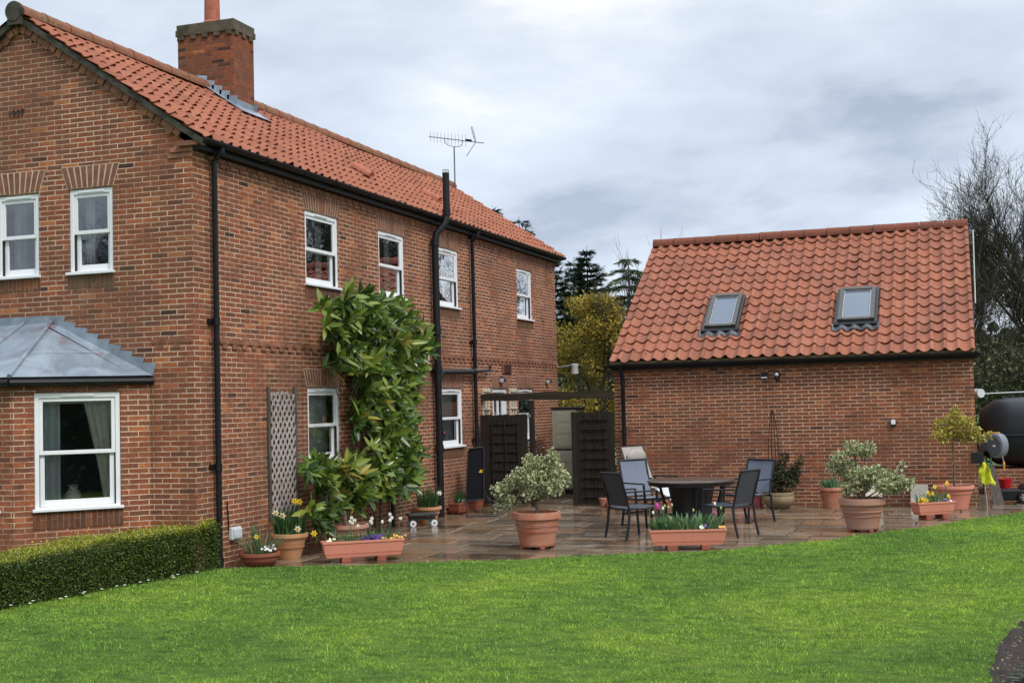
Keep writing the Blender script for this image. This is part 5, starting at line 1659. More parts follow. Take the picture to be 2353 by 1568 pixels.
for k in range(4):
    a = k * pi / 2 + .5; b = MB()
    e_ = np.array([cos(a), sin(a), 0])
    b.tube([tp - (0, 0, 1.46) + e_ * .125, tp - (0, 0, .75) + e_ * .095, tp - (0, 0, .30) + e_ * .06, tp - (0, 0, .08) + e_ * .035, tp], .008, 6)
    b.build('upright', M_RUST if 'M_RUST' in globals() else plain('rusty_wire', (.05, .022, .014), .8, .3), t)
M_RUST = MATS['rusty_wire']
for z, r in ((-1.0, .11), (-.62, .085), (-.28, .056)):
    b = MB(); b.tube([tp + np.array([cos(q) * r, sin(q) * r, z]) for q in np.linspace(0, 2 * pi, 17)[:-1]], .006, 5, closed=True); b.build('hoop', M_RUST, t)

# 25 salmon trough with yellow daffodils
dC = np.array([.55, .42]); dC /= np.linalg.norm(dC)
cC = np.array([8.06, 7.32])
t25, P25 = trough('salmon_trough', 'short salmon trough of yellow daffodils by the lawn edge at the right', cC, dC, .66, .23, .075, .262, M_PINK)
brick_foot('red brick under the left end of the daffodil trough by the lawn', cC - dC * .14, dC, (.10, .21, .07)); brick_foot('red brick under the right end of the daffodil trough by the lawn', cC + dC * .15, dC, (.10, .21, .07))
rC = atan2(dC[1], dC[0])
t = straps('yellow_daffodils', 'bright yellow daffodils and pansies in the short salmon trough', (cC[0], cC[1], .235), 120, .22, .08, M_TULIPL, .012, .4, .1, seed=24, sx=3.6, rot=rC)
for u, z in ((-.22, .08), (-.26, .05), (-.17, .06), (-.12, .17), (-.10, .14), (-.05, .15), (.0, .25), (.20, .28), (.22, .30), (.24, .10), (-.04, .05), (-.2, .03), (-.08, .04)):
    daffodil(t, (u, -.06 + random.uniform(-.03, .04), z), (.1 + random.uniform(-.5, .5), -1, .2), .040, M_YEL, M_YEL, (u, 0, 0))
for k in range(14): pansy(t, (random.uniform(.1, .3), random.uniform(-.1, 0), random.uniform(.02, .06)), M_PURP if k % 3 else M_WHITEP, M_YEL, .016)

# 20 bulb trough in front of the table
dD = np.array([.362, .115]); dD /= np.linalg.norm(dD)
cD = np.array([5.20, 3.03])
t20, P20 = trough('bulb_trough', 'long salmon trough of tulips in front of the round table', cD, dD, .97, .22, .065, .262, M_PINK)
brick_foot('dark red brick under the left end of the tulip trough', cD - dD * .20, dD, (.13, .20, .065), M_TCD); brick_foot('orange brick under the right end of the tulip trough', cD + dD * .22, dD, (.11, .20, .065))
rD = atan2(dD[1], dD[0])
t = straps('tulips', 'grey-green tulip leaves with a few buds in the trough before the table', (cD[0], cD[1], .235), 230, .29, .08, M_TULIPL, .028, .45, .22, seed=26, sx=5.6, rot=rD)
for u, h, c, s_ in ((-.37, .27, M_MAG, .034), (-.41, .22, M_WHITEP, .016), (-.29, .30, M_BUD, .014), (-.31, .27, M_WHITEP, .015), (-.21, .28, M_BUD, .014), (-.19, .31, M_BUD, .015), (.08, .24, M_BUD, .014), (.36, .31, M_WHITEP, .016), (.34, .20, M_MAG, .018), (.42, .26, M_BUD, .014)):
    tulip(t, (u, random.uniform(-.05, .05), 0), h, c, s_, (random.uniform(-.02, .02), random.uniform(-.02, .02)))
for u in (.17, .19, .22): pansy(t, (u, -.09, .05 + (u - .17) * .4), M_WHITEP if u < .21 else M_PURP, M_YEL, .028)
for u in (.40, .43, .45): pansy(t, (u, -.09, .05), M_ORNG, M_PURP, .020)

# ---- broad-leaved evergreen trained on the wall, in whorls
ws = thing('wall_shrub', 'tall glossy broad-leaved evergreen trained up the house wall', 'shrub', (.15, 4.6, 0))
Pr, Or = [], []
# points on its outline over the wall (photo survey), depth of growth, size of whorl
spots = []
def region(poly, n, d0, d1, seed):
    R = random.Random(seed); xs_ = [p[0] for p in poly]; ys_ = [p[1] for p in poly]
    def ins(x, y):
        c = False
        for i in range(len(poly)):
            x1, y1 = poly[i]; x2, y2 = poly[i - 1]
            if (y1 > y) != (y2 > y) and x < (x2 - x1) * (y - y1) / (y2 - y1 + 1e-9) + x1: c = not c
        return c
    out = []
    while len(out) < n:
        x, y = R.uniform(min(xs_), max(xs_)), R.uniform(min(ys_), max(ys_))
        if ins(x, y):
            out.append(at(x, y, 'X', R.uniform(d0, d1)))
    return out
UP = [(735, 690), (760, 705), (800, 680), (835, 672), (880, 682), (925, 700), (945, 725), (968, 738), (980, 770), (982, 800), (970, 850), (968, 880), (948, 905), (950, 940), (955, 985), (955, 1020), (950, 1060), (952, 1095), (930, 1120), (880, 1125), (862, 1095), (858, 1060), (868, 1020), (850, 1000), (815, 995), (800, 960), (812, 925), (835, 910), (830, 880), (790, 850), (745, 850), (735, 845), (765, 830), (755, 790), (745, 765), (748, 735), (725, 705)]
LO = [(702, 1062), (725, 1055), (745, 1075), (790, 1050), (830, 1055), (850, 1070), (850, 1110), (845, 1150), (825, 1160), (770, 1165), (740, 1160), (720, 1110), (700, 1085)]
FT = [(700, 1165), (728, 1160), (750, 1185), (755, 1205), (735, 1212), (705, 1205)]
wh = region(UP, 285, .14, .55, 1) + region(LO, 80, .25, .66, 2) + region([(845, 1000), (962, 1000), (958, 1130), (868, 1142)], 46, .22, .6, 6) + region(FT, 11, .45, .65, 3) + region(UP, 120, .04, .12, 4) + region(LO, 34, .06, .2, 5)
R = np.random.default_rng(99)
P, D, N, L, Wd, rn = [], [], [], [], [], []
for c in wh:
    ax = unit(np.array([R.uniform(.5, 1), R.normal(-.35, .40), R.uniform(-.05, .7)]))
    x = unit(np.cross(ax, (0, 0, 1.0))); y = np.cross(x, ax)
    k = R.integers(6, 13); hue = R.normal(-.03, .20)
    Lw = R.uniform(.18, .29)
    for j in range(k):
        a = 2 * pi * j / k + R.normal(0, .4); e_ = R.uniform(.35, 1.5)
        d = ax * cos(e_) + (x * cos(a) + y * sin(a)) * sin(e_)
        P.append(c + d * .01); D.append(d); N.append(ax + R.normal(0, .12, 3)); L.append(Lw * R.uniform(.55, 1.2)); Wd.append(Lw * R.uniform(.26, .34)); rn.append(np.clip(.45 + hue + R.normal(0, .18), 0, 1))
leaves('foliage', M_LOQ, ws, P, D, N, L, Wd, .05, .12, rn)
b = MB()
base_p = np.array([.45, 2.9, .28])
for c in wh[::9]:
    hub = np.array([.10, 4.0 + (c[1] - 4) * .55, max(.5, c[2] - .55)])
    b.tube([hub, hub * .45 + c * .55 - (0, 0, .04), c], [.012, .008, .004], 6)
for y0, y1, z1 in ((4.7, 3.8, 3.1), (4.8, 5.4, 3.0), (4.85, 4.8, 3.2)):
    b.tube([(.09, y0, .0), (.09, y0 * .7 + y1 * .3, z1 * .35), (.10, y0 * .4 + y1 * .6, z1 * .7), (.12, y1, z1)], [.024, .021, .017, .009], 8)
for y1, z1 in ((2.5, 1.0), (3.0, 1.1), (3.3, .9)): b.tube([(.62, 2.62, .28), (.55, 2.7, .6), (.4, y1, z1)], [.03, .024, .012], 7)
b.build('branches', M_STEM, ws, smooth=True)
# the tuft that stands clear at top left
# ------------------------------------------------------------------ garden furniture
def arm_chair(name, label, cx, cy, ang, w=.55, d=.50, sling=None, group='sling armchairs round the table', hb=.90):
    t = thing(name, label, 'chair', (cx, cy, 0), radians(ang), group)
    r = .016
    bx, fx = -d / 2, d / 2
    for s_ in (1, -1):
        y = s_ * w / 2
        b = MB(); b.tube([(bx - .07, y, 0), (bx - .02, y, .22), (bx, y, .42)], r * 1.15, 8); b.build('leg', M_ALU, t, world=False, smooth=True)
        b = MB(); b.tube([(fx + .03, y, 0), (fx, y, .42), (fx - .015, y, .63)], r * 1.15, 8); b.build('leg', M_ALU, t, world=False, smooth=True)
        b = MB(); b.obox(((fx + bx - .07) / 2, y, .645), (d + .05, .042, .022)); b.build('armrest', M_ALU, t, world=False, bevel=.006)
    b = MB()
    for s_ in (1, -1):
        y = s_ * (w / 2 - .022)
        b.tube([(fx, y, .425), (0, y, .405), (bx, y, .42), (bx - .045, y, .60), (bx - .135, y, hb)], r, 8)
    b.tube([(bx - .135, -w / 2 + .022, hb), (bx - .135, w / 2 - .022, hb)], r, 8)
    b.tube([(fx, -w / 2, .42), (fx, w / 2, .42)], r, 8); b.tube([(bx, -w / 2, .40), (bx, w / 2, .40)], r * .8, 8)
    b.build('frame', M_ALU, t, world=False, smooth=True)
    yw = w / 2 - .034
    def sheet(pts, nm):
        m = MB(); vs = []
        n = len(pts)
        for p in pts:
            for q in np.linspace(-1, 1, 7): vs.append((p[0] + p[2] * (1 - q * q), q * yw, p[1] + p[3] * (1 - q * q)))
        for p in pts:
            for q in np.linspace(-1, 1, 7): vs.append((p[0] + p[2] * (1 - q * q) - .004 * p[4], q * yw, p[1] + p[3] * (1 - q * q) - .005))
        k = 7 * n
        fs = [(i * 7 + j, i * 7 + j + 1, i * 7 + 8 + j, i * 7 + 7 + j) for i in range(n - 1) for j in range(6)]
        fs += [(k + a, k + d_, k + c, k + b_) for a, b_, c, d_ in fs]
        m.add(vs, fs); m.build(nm, sling or M_SLING, t, world=False, smooth=True)
    sheet([(fx + .005, .432, 0, 0, 0), (fx * .3, .414, 0, -.012, 0), (bx + .02, .424, 0, -.008, 0)], 'seat')
    sheet([(bx + .01, .45, -.004, 0, 1), (bx - .03, .60, -.016, 0, 1), (bx - .09, .78, -.014, 0, 1), (bx - .132, hb - .006, -.004, 0, 1)], 'backrest')
    return t
arm_chair('garden_chair', 'charcoal sling armchair with its back to us, left of the tulip trough', 4.16, 4.42, 50, .50, .48, M_SLINGD)
arm_chair('garden_chair', 'charcoal sling armchair at the right of the table, seen from behind', 5.42, 4.78, 158, .54, .48, M_SLINGD)
arm_chair('garden_chair', 'blue-grey sling armchair facing us at the far left of the table', 4.00, 6.05, -38, .56, .5, M_SLING, hb=.98)
arm_chair('garden_chair', 'blue-grey sling armchair facing us beyond the right side of the table', 5.36, 6.70, 238, .56, .5, M_SLING, hb=.93)

tb = thing('round_table', 'dark round patio table with a solid drum base', 'table', (4.78, 5.42, 0))
b = MB(); b.lathe([(.10, .685), (.60, .69), (.632, .70), (.635, .722), (.62, .732), (.30, .736), (1e-4, .736)], n=56); b.build('tabletop', M_TABLE, tb, world=False, smooth=True)
b = MB(); b.lathe([(.60, .655), (.615, .66), (.615, .688), (.58, .688), (.58, .655)], n=56); b.build('apron', M_TABLED, tb, world=False, smooth=True)
b = MB(); b.lathe([(.30, .0), (.315, .02), (.30, .05), (.29, .40), (.34, .66), (.36, .686)], n=40); b.build('pedestal', M_TABLED, tb, world=False, smooth=True)
for k in range(4):
    a = k * pi / 2 + .35; b = MB()
    b.tube([(cos(a) * .40, sin(a) * .40, 0), (cos(a) * .38, sin(a) * .38, .35), (cos(a) * .46, sin(a) * .46, .67)], .021, 10); b.build('leg', M_TABLED, tb, world=False, smooth=True)

# reclining lounger with a head cushion behind the table
RCX = float(at(1447, 1022, 'Y', 8.1)[0]) + .36
rc = thing('recliner', 'beige canvas recliner with a head cushion, standing behind the left chairs', 'recliner', (RCX, 8.0, 0), radians(-30))
b = MB()
for s_ in (1, -1):
    y = s_ * .27
    b.tube([(-.42, y, 1.12), (-.22, y, .62), (-.08, y, .40), (.32, y, .44), (.62, y, .30), (.86, y, .12)], .012, 8)
    b.tube([(-.30, y * 1.1, .02), (-.05, y * 1.1, .22), (.22, y * 1.1, .50), (.30, y * 1.1, .60)], .012, 8)
    b.tube([(.42, y * 1.1, .02), (.10, y * 1.1, .30), (-.2, y * 1.1, .60)], .012, 8)
b.tube([(-.42, -.27, 1.12), (-.42, .27, 1.12)], .012, 8); b.tube([(.86, -.27, .12), (.86, .27, .12)], .012, 8)
b.tube([(-.34, -.30, .016), (-.34, .30, .016)], .012, 8); b.tube([(.46, -.30, .016), (.46, .30, .016)], .012, 8)
b.build('frame', M_BLACKM, rc, world=False, smooth=True)
for s_ in (1, -1):
    b = MB(); b.obox((.06, s_ * .305, .615), (.5, .05, .022)); b.build('armrest', M_BLACKM, rc, world=False, bevel=.006)
def canvas(pts, nm, mat, hw=.25, th=.012):
    m = MB(); n = len(pts)
    up_ = [(p[0], q * hw, p[1]) for p in pts for q in (-1, 0, 1)]; dn = [(p[0] - .5 * th, q * hw, p[1] - th) for p in pts for q in (-1, 0, 1)]
    fs = [(i * 3 + j, i * 3 + j + 1, i * 3 + 4 + j, i * 3 + 3 + j) for i in range(n - 1) for j in range(2)]
    k = 3 * n; rim = []
    for i in range(n - 1):
        for e_ in (0, 2): rim.append((i * 3 + e_, i * 3 + 3 + e_, k + i * 3 + 3 + e_, k + i * 3 + e_))
    rim += [(0, 1, k + 1, k), (1, 2, k + 2, k + 1), (k - 3, k - 2, 2 * k - 2, 2 * k - 3), (k - 2, k - 1, 2 * k - 1, 2 * k - 2)]
    m.add(up_ + dn, fs + [(k + a, k + d_, k + c, k + b_) for a, b_, c, d_ in fs] + rim)
    return m.build(nm, mat, rc, world=False, smooth=True)
canvas([(-.41, 1.11), (-.31, .86), (-.21, .62), (-.09, .42)], 'backrest', M_BEIGE)
canvas([(-.07, .41), (.12, .40), (.32, .45)], 'seat', M_PALEC)
canvas([(.34, .445), (.48, .38), (.62, .31), (.85, .13)], 'leg_rest', M_PALEC)
b = MB(); b.sphere((-.31, 0, .955), .1, 18, 12, .62, 2.3, 1.15); b.build('head_cushion', M_BEIGE, rc, world=False, smooth=True)

# folded lounger leaning at the gate
fl = thing('folded_lounger', 'black folded lounger propped upright in front of the dark gate', 'lounger', (.78, 7.9, 0))
def F_(xd, yd, Y): return at(xd, yd, 'Y', Y)
Yl = 7.9
p0, p1, p2, p3 = F_(1071, 1150, Yl), F_(1112, 1145, Yl + .12), F_(1112, 1028, Yl + .30), F_(1076, 1032, Yl + .18)
b = MB(); b.prism([p0, p1, p2, p3], (.02, .04, 0)); b.build('sling', M_SLINGB if 'M_SLINGB' in globals() else plain('black_sling', (.006, .006, .009), .8, spec=.15), fl, bevel=.008)
b = MB(); b.tube([p0 + (0, -.02, 0), p3 + (0, -.02, -.03), p3 + (.03, -.02, .012), p2 + (-.03, -.02, .012), p2 + (0, -.02, -.03), p1 + (0, -.02, 0)], .013, 8); b.tube([p0, p1], .013, 8); b.build('frame', M_BLACKM, fl, smooth=True)
for a_, c_ in ((p1 + (.02, -.05, .15), (1.02, 7.45, .012)), (p0 + (.02, -.04, .05), (.58, 7.2, .012)), (p1 + (0, .1, .03), (.9, 8.3, .012))):
    b = MB(); b.tube([a_, c_], .012, 8); b.build('leg', M_BLACKM, fl, smooth=True)
b = MB(); b.tube([(.56, 7.22, .012), (.80, 7.33, .012), (1.04, 7.45, .012)], .012, 8); b.build('foot_bar', M_BLACKM, fl, smooth=True)
tz = at(1106, 1083, 'Y', 8.1)
t = thing('daffodil', 'single yellow daffodil showing against the dark gate', 'flower', (tz[0], 8.1, .18))
daffodil(t, (0, 0, tz[2] - .18), (.5, -1, .1), .05, M_YEL, M_YEL, (-.05, .1, 0))

# ------------------------------------------------------------------ gate, fence panel and beam
gt = thing('timber_gate', 'dark boarded timber gate standing open beside the house wall', 'gate', (.53, 9.3, 0))
b = MB(); n = 8
for k in range(n):
    x0 = .06 + k * .115; b.box(x0 + .003, x0 + .112, 9.30, 9.322 + .004 * (k % 2), .05, 1.69 + .008 * sin(k * 2.1))
b.build('boards', M_FENCE, gt)
b = MB()
for k in range(9): b.box(.26, .84, 9.277, 9.299, .15 + k * .17, .172 + k * .17)
b.build('trellis_bars', M_FENCE, gt)
b = MB()
for x in (.30, .55, .80): b.box(x, x + .022, 9.266, 9.276, .10, 1.6)
b.build('trellis_uprights', M_FENCE, gt)
t = thing('gate_post', 'dark timber post between the gate and the passage', 'post', (1.03, 9.45, 0))
b = MB(); b.box(.985, 1.075, 9.40, 9.49, -.05, 1.945); b.build('post', M_FENCE, t, bevel=.006)
b = MB(); b.obox((1.0, 9.38, 1.66), (.05, .03, .05)); b.build('latch', M_GREYMETAL, t)
t = thing('pergola_beam', 'rough dark timber beam spanning from the house to the garage', 'beam', (1.25, 9.55, 1.95))
b = MB(); n = 14
vs = []
for k in range(n + 1):
    x = -.05 + 2.60 * k / n; z0 = 1.945 + .010 * sin(k * 1.3); z1 = 2.085 + .008 * sin(k * .9 + 1) - (.03 if k == 0 else 0)
    vs += [(x, 9.52, z0), (x, 9.59, z0), (x, 9.59, z1), (x, 9.52, z1)]
b.add(vs, [(4 * k + j, 4 * k + (j + 1) % 4, 4 * k + 4 + (j + 1) % 4, 4 * k + 4 + j) for k in range(n) for j in range(4)] + [(0, 1, 2, 3), (4 * n + 3, 4 * n + 2, 4 * n + 1, 4 * n)])
b.build('beam', M_BEAM, t)
fp = thing('fence_panel', 'dark weathered fence panel with a slatted climber frame against the garage corner', 'fence', (2.15, 9.55, 0))
b = MB()
for k in range(7):
    x0 = 1.775 + k * .112; b.box(x0 + .003, x0 + .108, 9.57, 9.592 + .005 * (k % 2), .02, 1.70 + .012 * sin(k * 1.7))
b.build('boards', M_FENCE, fp)
b = MB(); b.box(1.765, 1.84, 9.50, 9.569, .0, 1.71); b.build('post', M_FENCE, fp, bevel=.005)
b = MB()
for k in range(9): b.box(1.95, 2.44, 9.53, 9.552, .16 + k * .175, .182 + k * .175)
b.build('climber_bars', M_FENCE, fp)
b = MB()
for x in (2.0, 2.18, 2.36): b.box(x, x + .024, 9.553, 9.569, .08, 1.66)
b.build('climber_uprights', M_FENCE, fp)
# cream ladder trellises either side of the door
for lab, y0, y1 in (('cream ladder trellis on the wall left of the white garden door', 9.58, 9.93), ('cream ladder trellis on the wall right of the white garden door', 11.12, 11.48)):
    t = thing('ladder_trellis', lab, 'trellis', (.03, (y0 + y1) / 2, .6))
    for k in range(3):
        y = y0 + .03 + (y1 - y0 - .06) * k / 2; b = MB(); b.box(.004, .034, y - .018, y + .018, .6, 2.20); b.build('upright', M_CREAMW, t)
    for k in range(5):
        b = MB(); b.box(.035, .055, y0, y1, .75 + k * .345, .785 + k * .345); b.build('rung', M_CREAMW, t)
# resin storage cupboard in the passage
cb = thing('storage_cupboard', 'tall sage plastic storage cupboard with a dark lid in the passage', 'cupboard', (.87, 12.6, .0))
xa, xb, ya, yb2 = .50, 1.03, 12.35, 12.95
b = MB(); b.box(xa, xb, ya, yb2, .10, .895); b.box(xa, xb, ya, yb2, .925, 1.74); b.build('body', M_CUPB, cb, bevel=.012)
b = MB(); b.box(xa - .02, xb + .02, ya - .02, yb2 + .02, .02, .10); b.build('base', M_BLACK, cb)
b = MB(); b.box(xa + .01, xb - .01, ya + .01, yb2 - .01, .895, .925); b.build('seam', M_BLACK, cb)
b = MB(); b.box(xa - .02, xb + .03, ya - .02, yb2 + .02, 1.74, 1.79); b.build('lid', M_TABLED, cb, bevel=.01)
for z0_, z1_ in ((.14, .86), (.96, 1.70)):
    b = MB(); b.box(xa + .07, xb - .07, ya - .014, ya - .001, z0_, z1_); dd = b.build('door', M_CUPB, cb, bevel=.008)
    b = MB()
    for k in range(3): b.box(xa + .12, xb - .12, ya - .020, ya - .0142, z0_ + .04 + k * (z1_ - z0_) / 3, z0_ - .04 + (k + 1) * (z1_ - z0_) / 3)
    b.build('raised_panels', M_CUPB, dd, bevel=.004)
    for k in range(3):
        b = MB(); z = z0_ + .12 + k * (z1_ - z0_ - .2) / 2; b.box(xb + .001, xb + .02, ya + .10, ya + .30, z, z + .035); b.build('hinge', M_BLACKM, cb)
# passage planting by the far ground-floor window
pw = at(1215, 1020, 'X', .25)
t = thing('passage_shrub', 'dark red-leaved shrub with white blossom in the passage below the far window', 'shrub', (.3, 11.4, 0))
bl = [(.30 + random.uniform(-.12, .12), 11.2 + random.uniform(-.5, .5), random.uniform(.5, 1.12), .16, .2, .14) for k in range(10)]
P, O = blob_pts(bl, 3000, .4); D = unit(O + rng.normal(0, .8, P.shape))
leaves('foliage', leaf_mat('plum_leaf', [(0, (.020, .012, .014)), (.8, (.05, .025, .028)), (.86, (.5, .48, .46)), (1, (.65, .63, .6))], .5), t, P, D, O + rng.normal(0, .5, P.shape), .045, .022)
b = MB()
for q in bl: b.tube([(.3, 11.3, 0), (.3, (11.3 + q[1]) / 2, q[2] * .6), q[:3]], [.012, .008, .004], 5)
b.build('branches', M_STEM, t)

# ------------------------------------------------------------------ lattice on the wall
tr = thing('lattice_trellis', 'weathered narrow lattice trellis leaning on the house wall beside the ground-floor window', 'trellis', (.05, 2.02, .6))
y0, y1, z0, z1 = 1.66, 2.36, .52, 2.14
b = MB(); b.box(.006, .040, y0 - .022, y0 + .022, z0 - .04, z1 + .06); b.box(.006, .040, y1 - .022, y1 + .022, z0 - .04, z1 + .06); b.box(.006, .030, y0 + .023, y1 - .023, z0, z0 + .035)
b.build('frame', M_TRELLF, tr, bevel=.003)
for sgn, d0, nm in ((1, .024, 'laths_rising'), (-1, .014, 'laths_falling')):
    b = MB(); step = .118; h = z1 - z0; w = y1 - y0
    k = -14
    while k < 24:
        a = y0 + k * step; k += 1
        # line y = a + (z - z0) * 0.8 clipped to the frame
        s_ = .80
        zA, zB_ = 0.0, h - .05 * abs(sin(k * 2.7))
        ya_, yb_ = a, a + h * s_
        lo_, hi_ = max(0, (y0 - a) / s_), min(zB_, (y1 - a) / s_)
        if hi_ - lo_ < .05: continue
        pA, pB = (a + lo_ * s_, z0 + lo_), (a + hi_ * s_, z0 + hi_)
        if sgn < 0: pA, pB = (y0 + y1 - pA[0], pA[1]), (y0 + y1 - pB[0], pB[1])
        d = np.array([pB[0] - pA[0], pB[1] - pA[1]]); L_ = np.linalg.norm(d); d /= L_; q = np.array([-d[1], d[0]]) * .016
        b.prism([(d0, pA[0] - q[0], pA[1] - q[1]), (d0, pB[0] - q[0], pB[1] - q[1]), (d0, pB[0] + q[0], pB[1] + q[1]), (d0, pA[0] + q[0], pA[1] + q[1])], (.009, 0, 0))
    b.build(nm, M_TRELL, tr)
b = MB()
for k in range(30):
    p = np.array([.05, random.uniform(y0, y1), z1 - random.random() * .35]); d = np.array([0.02, random.gauss(0, .15), random.gauss(0, .06)])
    b.tube([p, p + d * .5 + (.01, 0, .02), p + d], .003, 4, cap=False)
b.build('dead_stems', M_TRELLF, tr)

# ------------------------------------------------------------------ small things on the walls
p = at(545, 1224, 'X', .05)
t = thing('outdoor_socket', 'grey weatherproof socket box low on the house wall above the bowl', 'socket', (0, p[1], p[2]))
b = MB(); b.box(.001, .055, p[1] - .12, p[1] + .10, p[2] - .075, p[2] + .08); b.build('box', M_LAMPW, t, bevel=.012)
b = MB(); b.prism([(.056, p[1] - .10, p[2] - .06), (.056, p[1] + .08, p[2] - .06), (.056, p[1] + .08, p[2] + .06), (.056, p[1] - .10, p[2] + .06)], (.02, 0, 0)); b.build('cover', M_LAMPW, t, bevel=.008)
b = MB(); b.tube([(.02, p[1] - .14, p[2] + .05), (.015, p[1] - .16, p[2] + .4)], .008, 6); b.build('cable', M_BLACK, t)
def wall_light(label, c, nrm, tdir):
    c, nrm, tdir = np.array(c, float), np.array(nrm, float), np.array(tdir, float)
    t = thing('security_light', label, 'light', c)
    R_ = np.stack([tdir, nrm, [0, 0, 1]], 1)
    b = MB(); b.obox(c + nrm * .02, (.06, .04, .07), R_); b.build('bracket', M_BLACK, t)
    tl_ = np.array([[1, 0, 0], [0, cos(.5), -sin(.5)], [0, sin(.5), cos(.5)]])
    b = MB(); b.obox(c + nrm * .075, (.13, .05, .10), R_ @ tl_); hd_ = b.build('head', M_BLACK, t, bevel=.008)
    b = MB(); b.obox(c + nrm * .104 - np.array([0, 0, .012]), (.105, .006, .078), R_ @ tl_); b.build('lens', M_LAMPW, hd_)
    return t
wall_light('left black floodlight high on the garage wall', at(1757, 862, 'Y', GY), (0, -1, 0), (1, 0, 0))
t = thing('sensor_light', 'black light with a round sensor, right of the other garage floodlight', 'light', at(1786, 862, 'Y', GY)); c = at(1786, 862, 'Y', GY)
b = MB(); b.obox(c + (0, -.05, 0), (.085, .1, .11)); b.build('body', M_BLACK, t, bevel=.01)
b = MB(); b.sphere(c + (0, -.115, .015), .034, 12, 8); b.build('lens', M_LAMPW, t, smooth=True)
b = MB(); b.sphere(c + (.01, -.085, -.075), .034, 12, 8); b.build('sensor', M_BLACK, t, smooth=True)
p = at(2052, 970, 'Y', GY)
t = thing('wall_switch', 'small white weatherproof switch on the garage wall', 'switch', p)
b = MB(); b.box(p[0] - .045, p[0] + .045, GY - .045, GY - .001, p[2] - .06, p[2] + .06); b.build('box', M_BLACKM, t, bevel=.006)
b = MB(); b.box(p[0] - .036, p[0] + .036, GY - .055, GY - .046, p[2] - .03, p[2] + .05); b.build('rocker', M_PVC, t, bevel=.004)
for lab, q in (('small spotlight above the white garden door', (1150, 871)), ('small spotlight near the far corner of the house', (1256, 874))):
    c = at(*q, 'X', 0)
    t = thing('spotlight', lab, 'light', c, 0, 'small spotlights on the house wall')
    b = MB(); b.obox(c + (.02, 0, 0), (.04, .07, .12)); b.build('bracket', M_BLACK, t)
    b = MB(); b.tube([c + (.06, -.10, -.02), c + (.07, .02, -.01)], [.055, .04], 12); h_ = b.build('head', M_BLACK, t, smooth=True)
    b = MB(); b.tube([c + (.0595, -.106, -.02), c + (.06, -.101, -.02)], .045, 12); b.build('lens', M_LAMPW, h_)
c = at(1158, 845, 'X', 0)
t = thing('wall_vent', 'square louvred brown vent on the house wall above the garden door', 'vent', c)
b = MB(); b.box(.001, .03, c[1] - .12, c[1] + .36, c[2] - .11, c[2] + .09); b.build('plate', M_TCD, t, bevel=.005)
b = MB()
for k in range(5): b.box(.031, .042, c[1] - .08, c[1] + .32, c[2] - .09 + k * .036, c[2] - .075 + k * .036)
b.build('louvres', M_BLACKM, t)
c = at(1278, 846, 'X', 0); e_ = at(1303, 846, 'Y', HL - .05)
t = thing('swan_neck_lamp', 'white outdoor lamp on a bracket at the far house corner', 'lamp', (c[0], HL - .1, c[2]))
b = MB(); b.tube([(.0, HL - .1, c[2] + .10), (.06, HL - .12, c[2] + .02), (.30, HL - .1, c[2] + .05), (.40, HL - .1, c[2] + .06)], .014, 8); b.tube([(.0, HL - .1, c[2] + .10), (.012, HL - .1, c[2] + .10)], .05, 12); b.build('bracket', M_GREYMETAL, t, smooth=True)
b = MB(); b.lathe([(.05, .06), (.085, .05), (.085, .02), (.07, -.02), (.078, -.16), (.05, -.18)], (.44, HL - .1, c[2] + .03), 20); b.build('shade', M_LAMPW, t, smooth=True)

# ------------------------------------------------------------------ aerials
def yagi(name, label, foot, top, boom0, boom1, grid):
    t = thing(name, label, 'aerial', foot)
    foot, top, boom0, boom1 = map(lambda q: np.array(q, float), (foot, top, boom0, boom1))
    b = MB(); b.tube([foot, top], .017, 8); b.build('mast', M_STEEL, t, smooth=True)
    d = boom1 - boom0; L = np.linalg.norm(d); d /= L
    s_ = unit(np.cross(d, (0, 0, 1.0))); u = np.cross(s_, d)
    b = MB(); b.tube([boom0, boom1], .011, 6); b.build('boom', M_STEEL, t)
    b = MB()
    a_, c_ = boom0 + d * L * .28, boom0 + d * L * .62
    b.tube([a_, a_ + d * .03 - (0, 0, .10), a_ + d * .10 - (0, 0, .15), (a_ + c_) / 2 - (0, 0, .165), c_ - d * .10 - (0, 0, .16), c_ - d * .03 - (0, 0, .10), c_], .008, 6); b.build('cradle', M_STEEL, t)
    b = MB()
    for k in range(11):
        c = boom0 + d * L * (.03 + .064 * k); h = .115 + .004 * k
        b.tube([c - s_ * h * .4 - u * h * .9, c + s_ * h * .4 + u * h * .9], .0035, 4)
    b.build('directors', M_STEEL, t)
    for sg in (1, -1):
        b = MB(); o = boom0 + d * L * .85; v = unit(u * sg * .80 - d * .5 * 1.0 + d * .1); 
        Wg, Hg = .20, .36
        x_ = s_ * .9 + d * .45
        x_ = unit(x_)
        for k in range(4):
            q = o + v * Hg * (.1 + .3 * k); b.tube([q - x_ * Wg * .9, q + x_ * Wg * .9], .0045, 4)
        for e2 in (-1, 1): b.tube([o + v * Hg * .1 + x_ * Wg * .9 * e2, o + v * Hg * 1.0 + x_ * Wg * .9 * e2], .0045, 4)
        b.tube([o, o + v * Hg * 1.05], .008, 5)
        b.build('reflector', M_STEEL, t)
    b = MB(); b.obox(boom0 + d * L * .72 + u * .02, (.14, .06, .05), np.stack([d, s_, u], 1)); b.build('dipole_box', M_BLACK, t)
    return t
A0, A1 = at(985, 314, 'Y', 14.3), at(1112, 329, 'Y', 14.3)
Am = at(1043, 337, 'Y', 14.3)
yagi('tv_aerial', 'television aerial on a mast at the far end of the house ridge', (Am[0], 14.3, RZ - .05), Am, A0, A1, True)
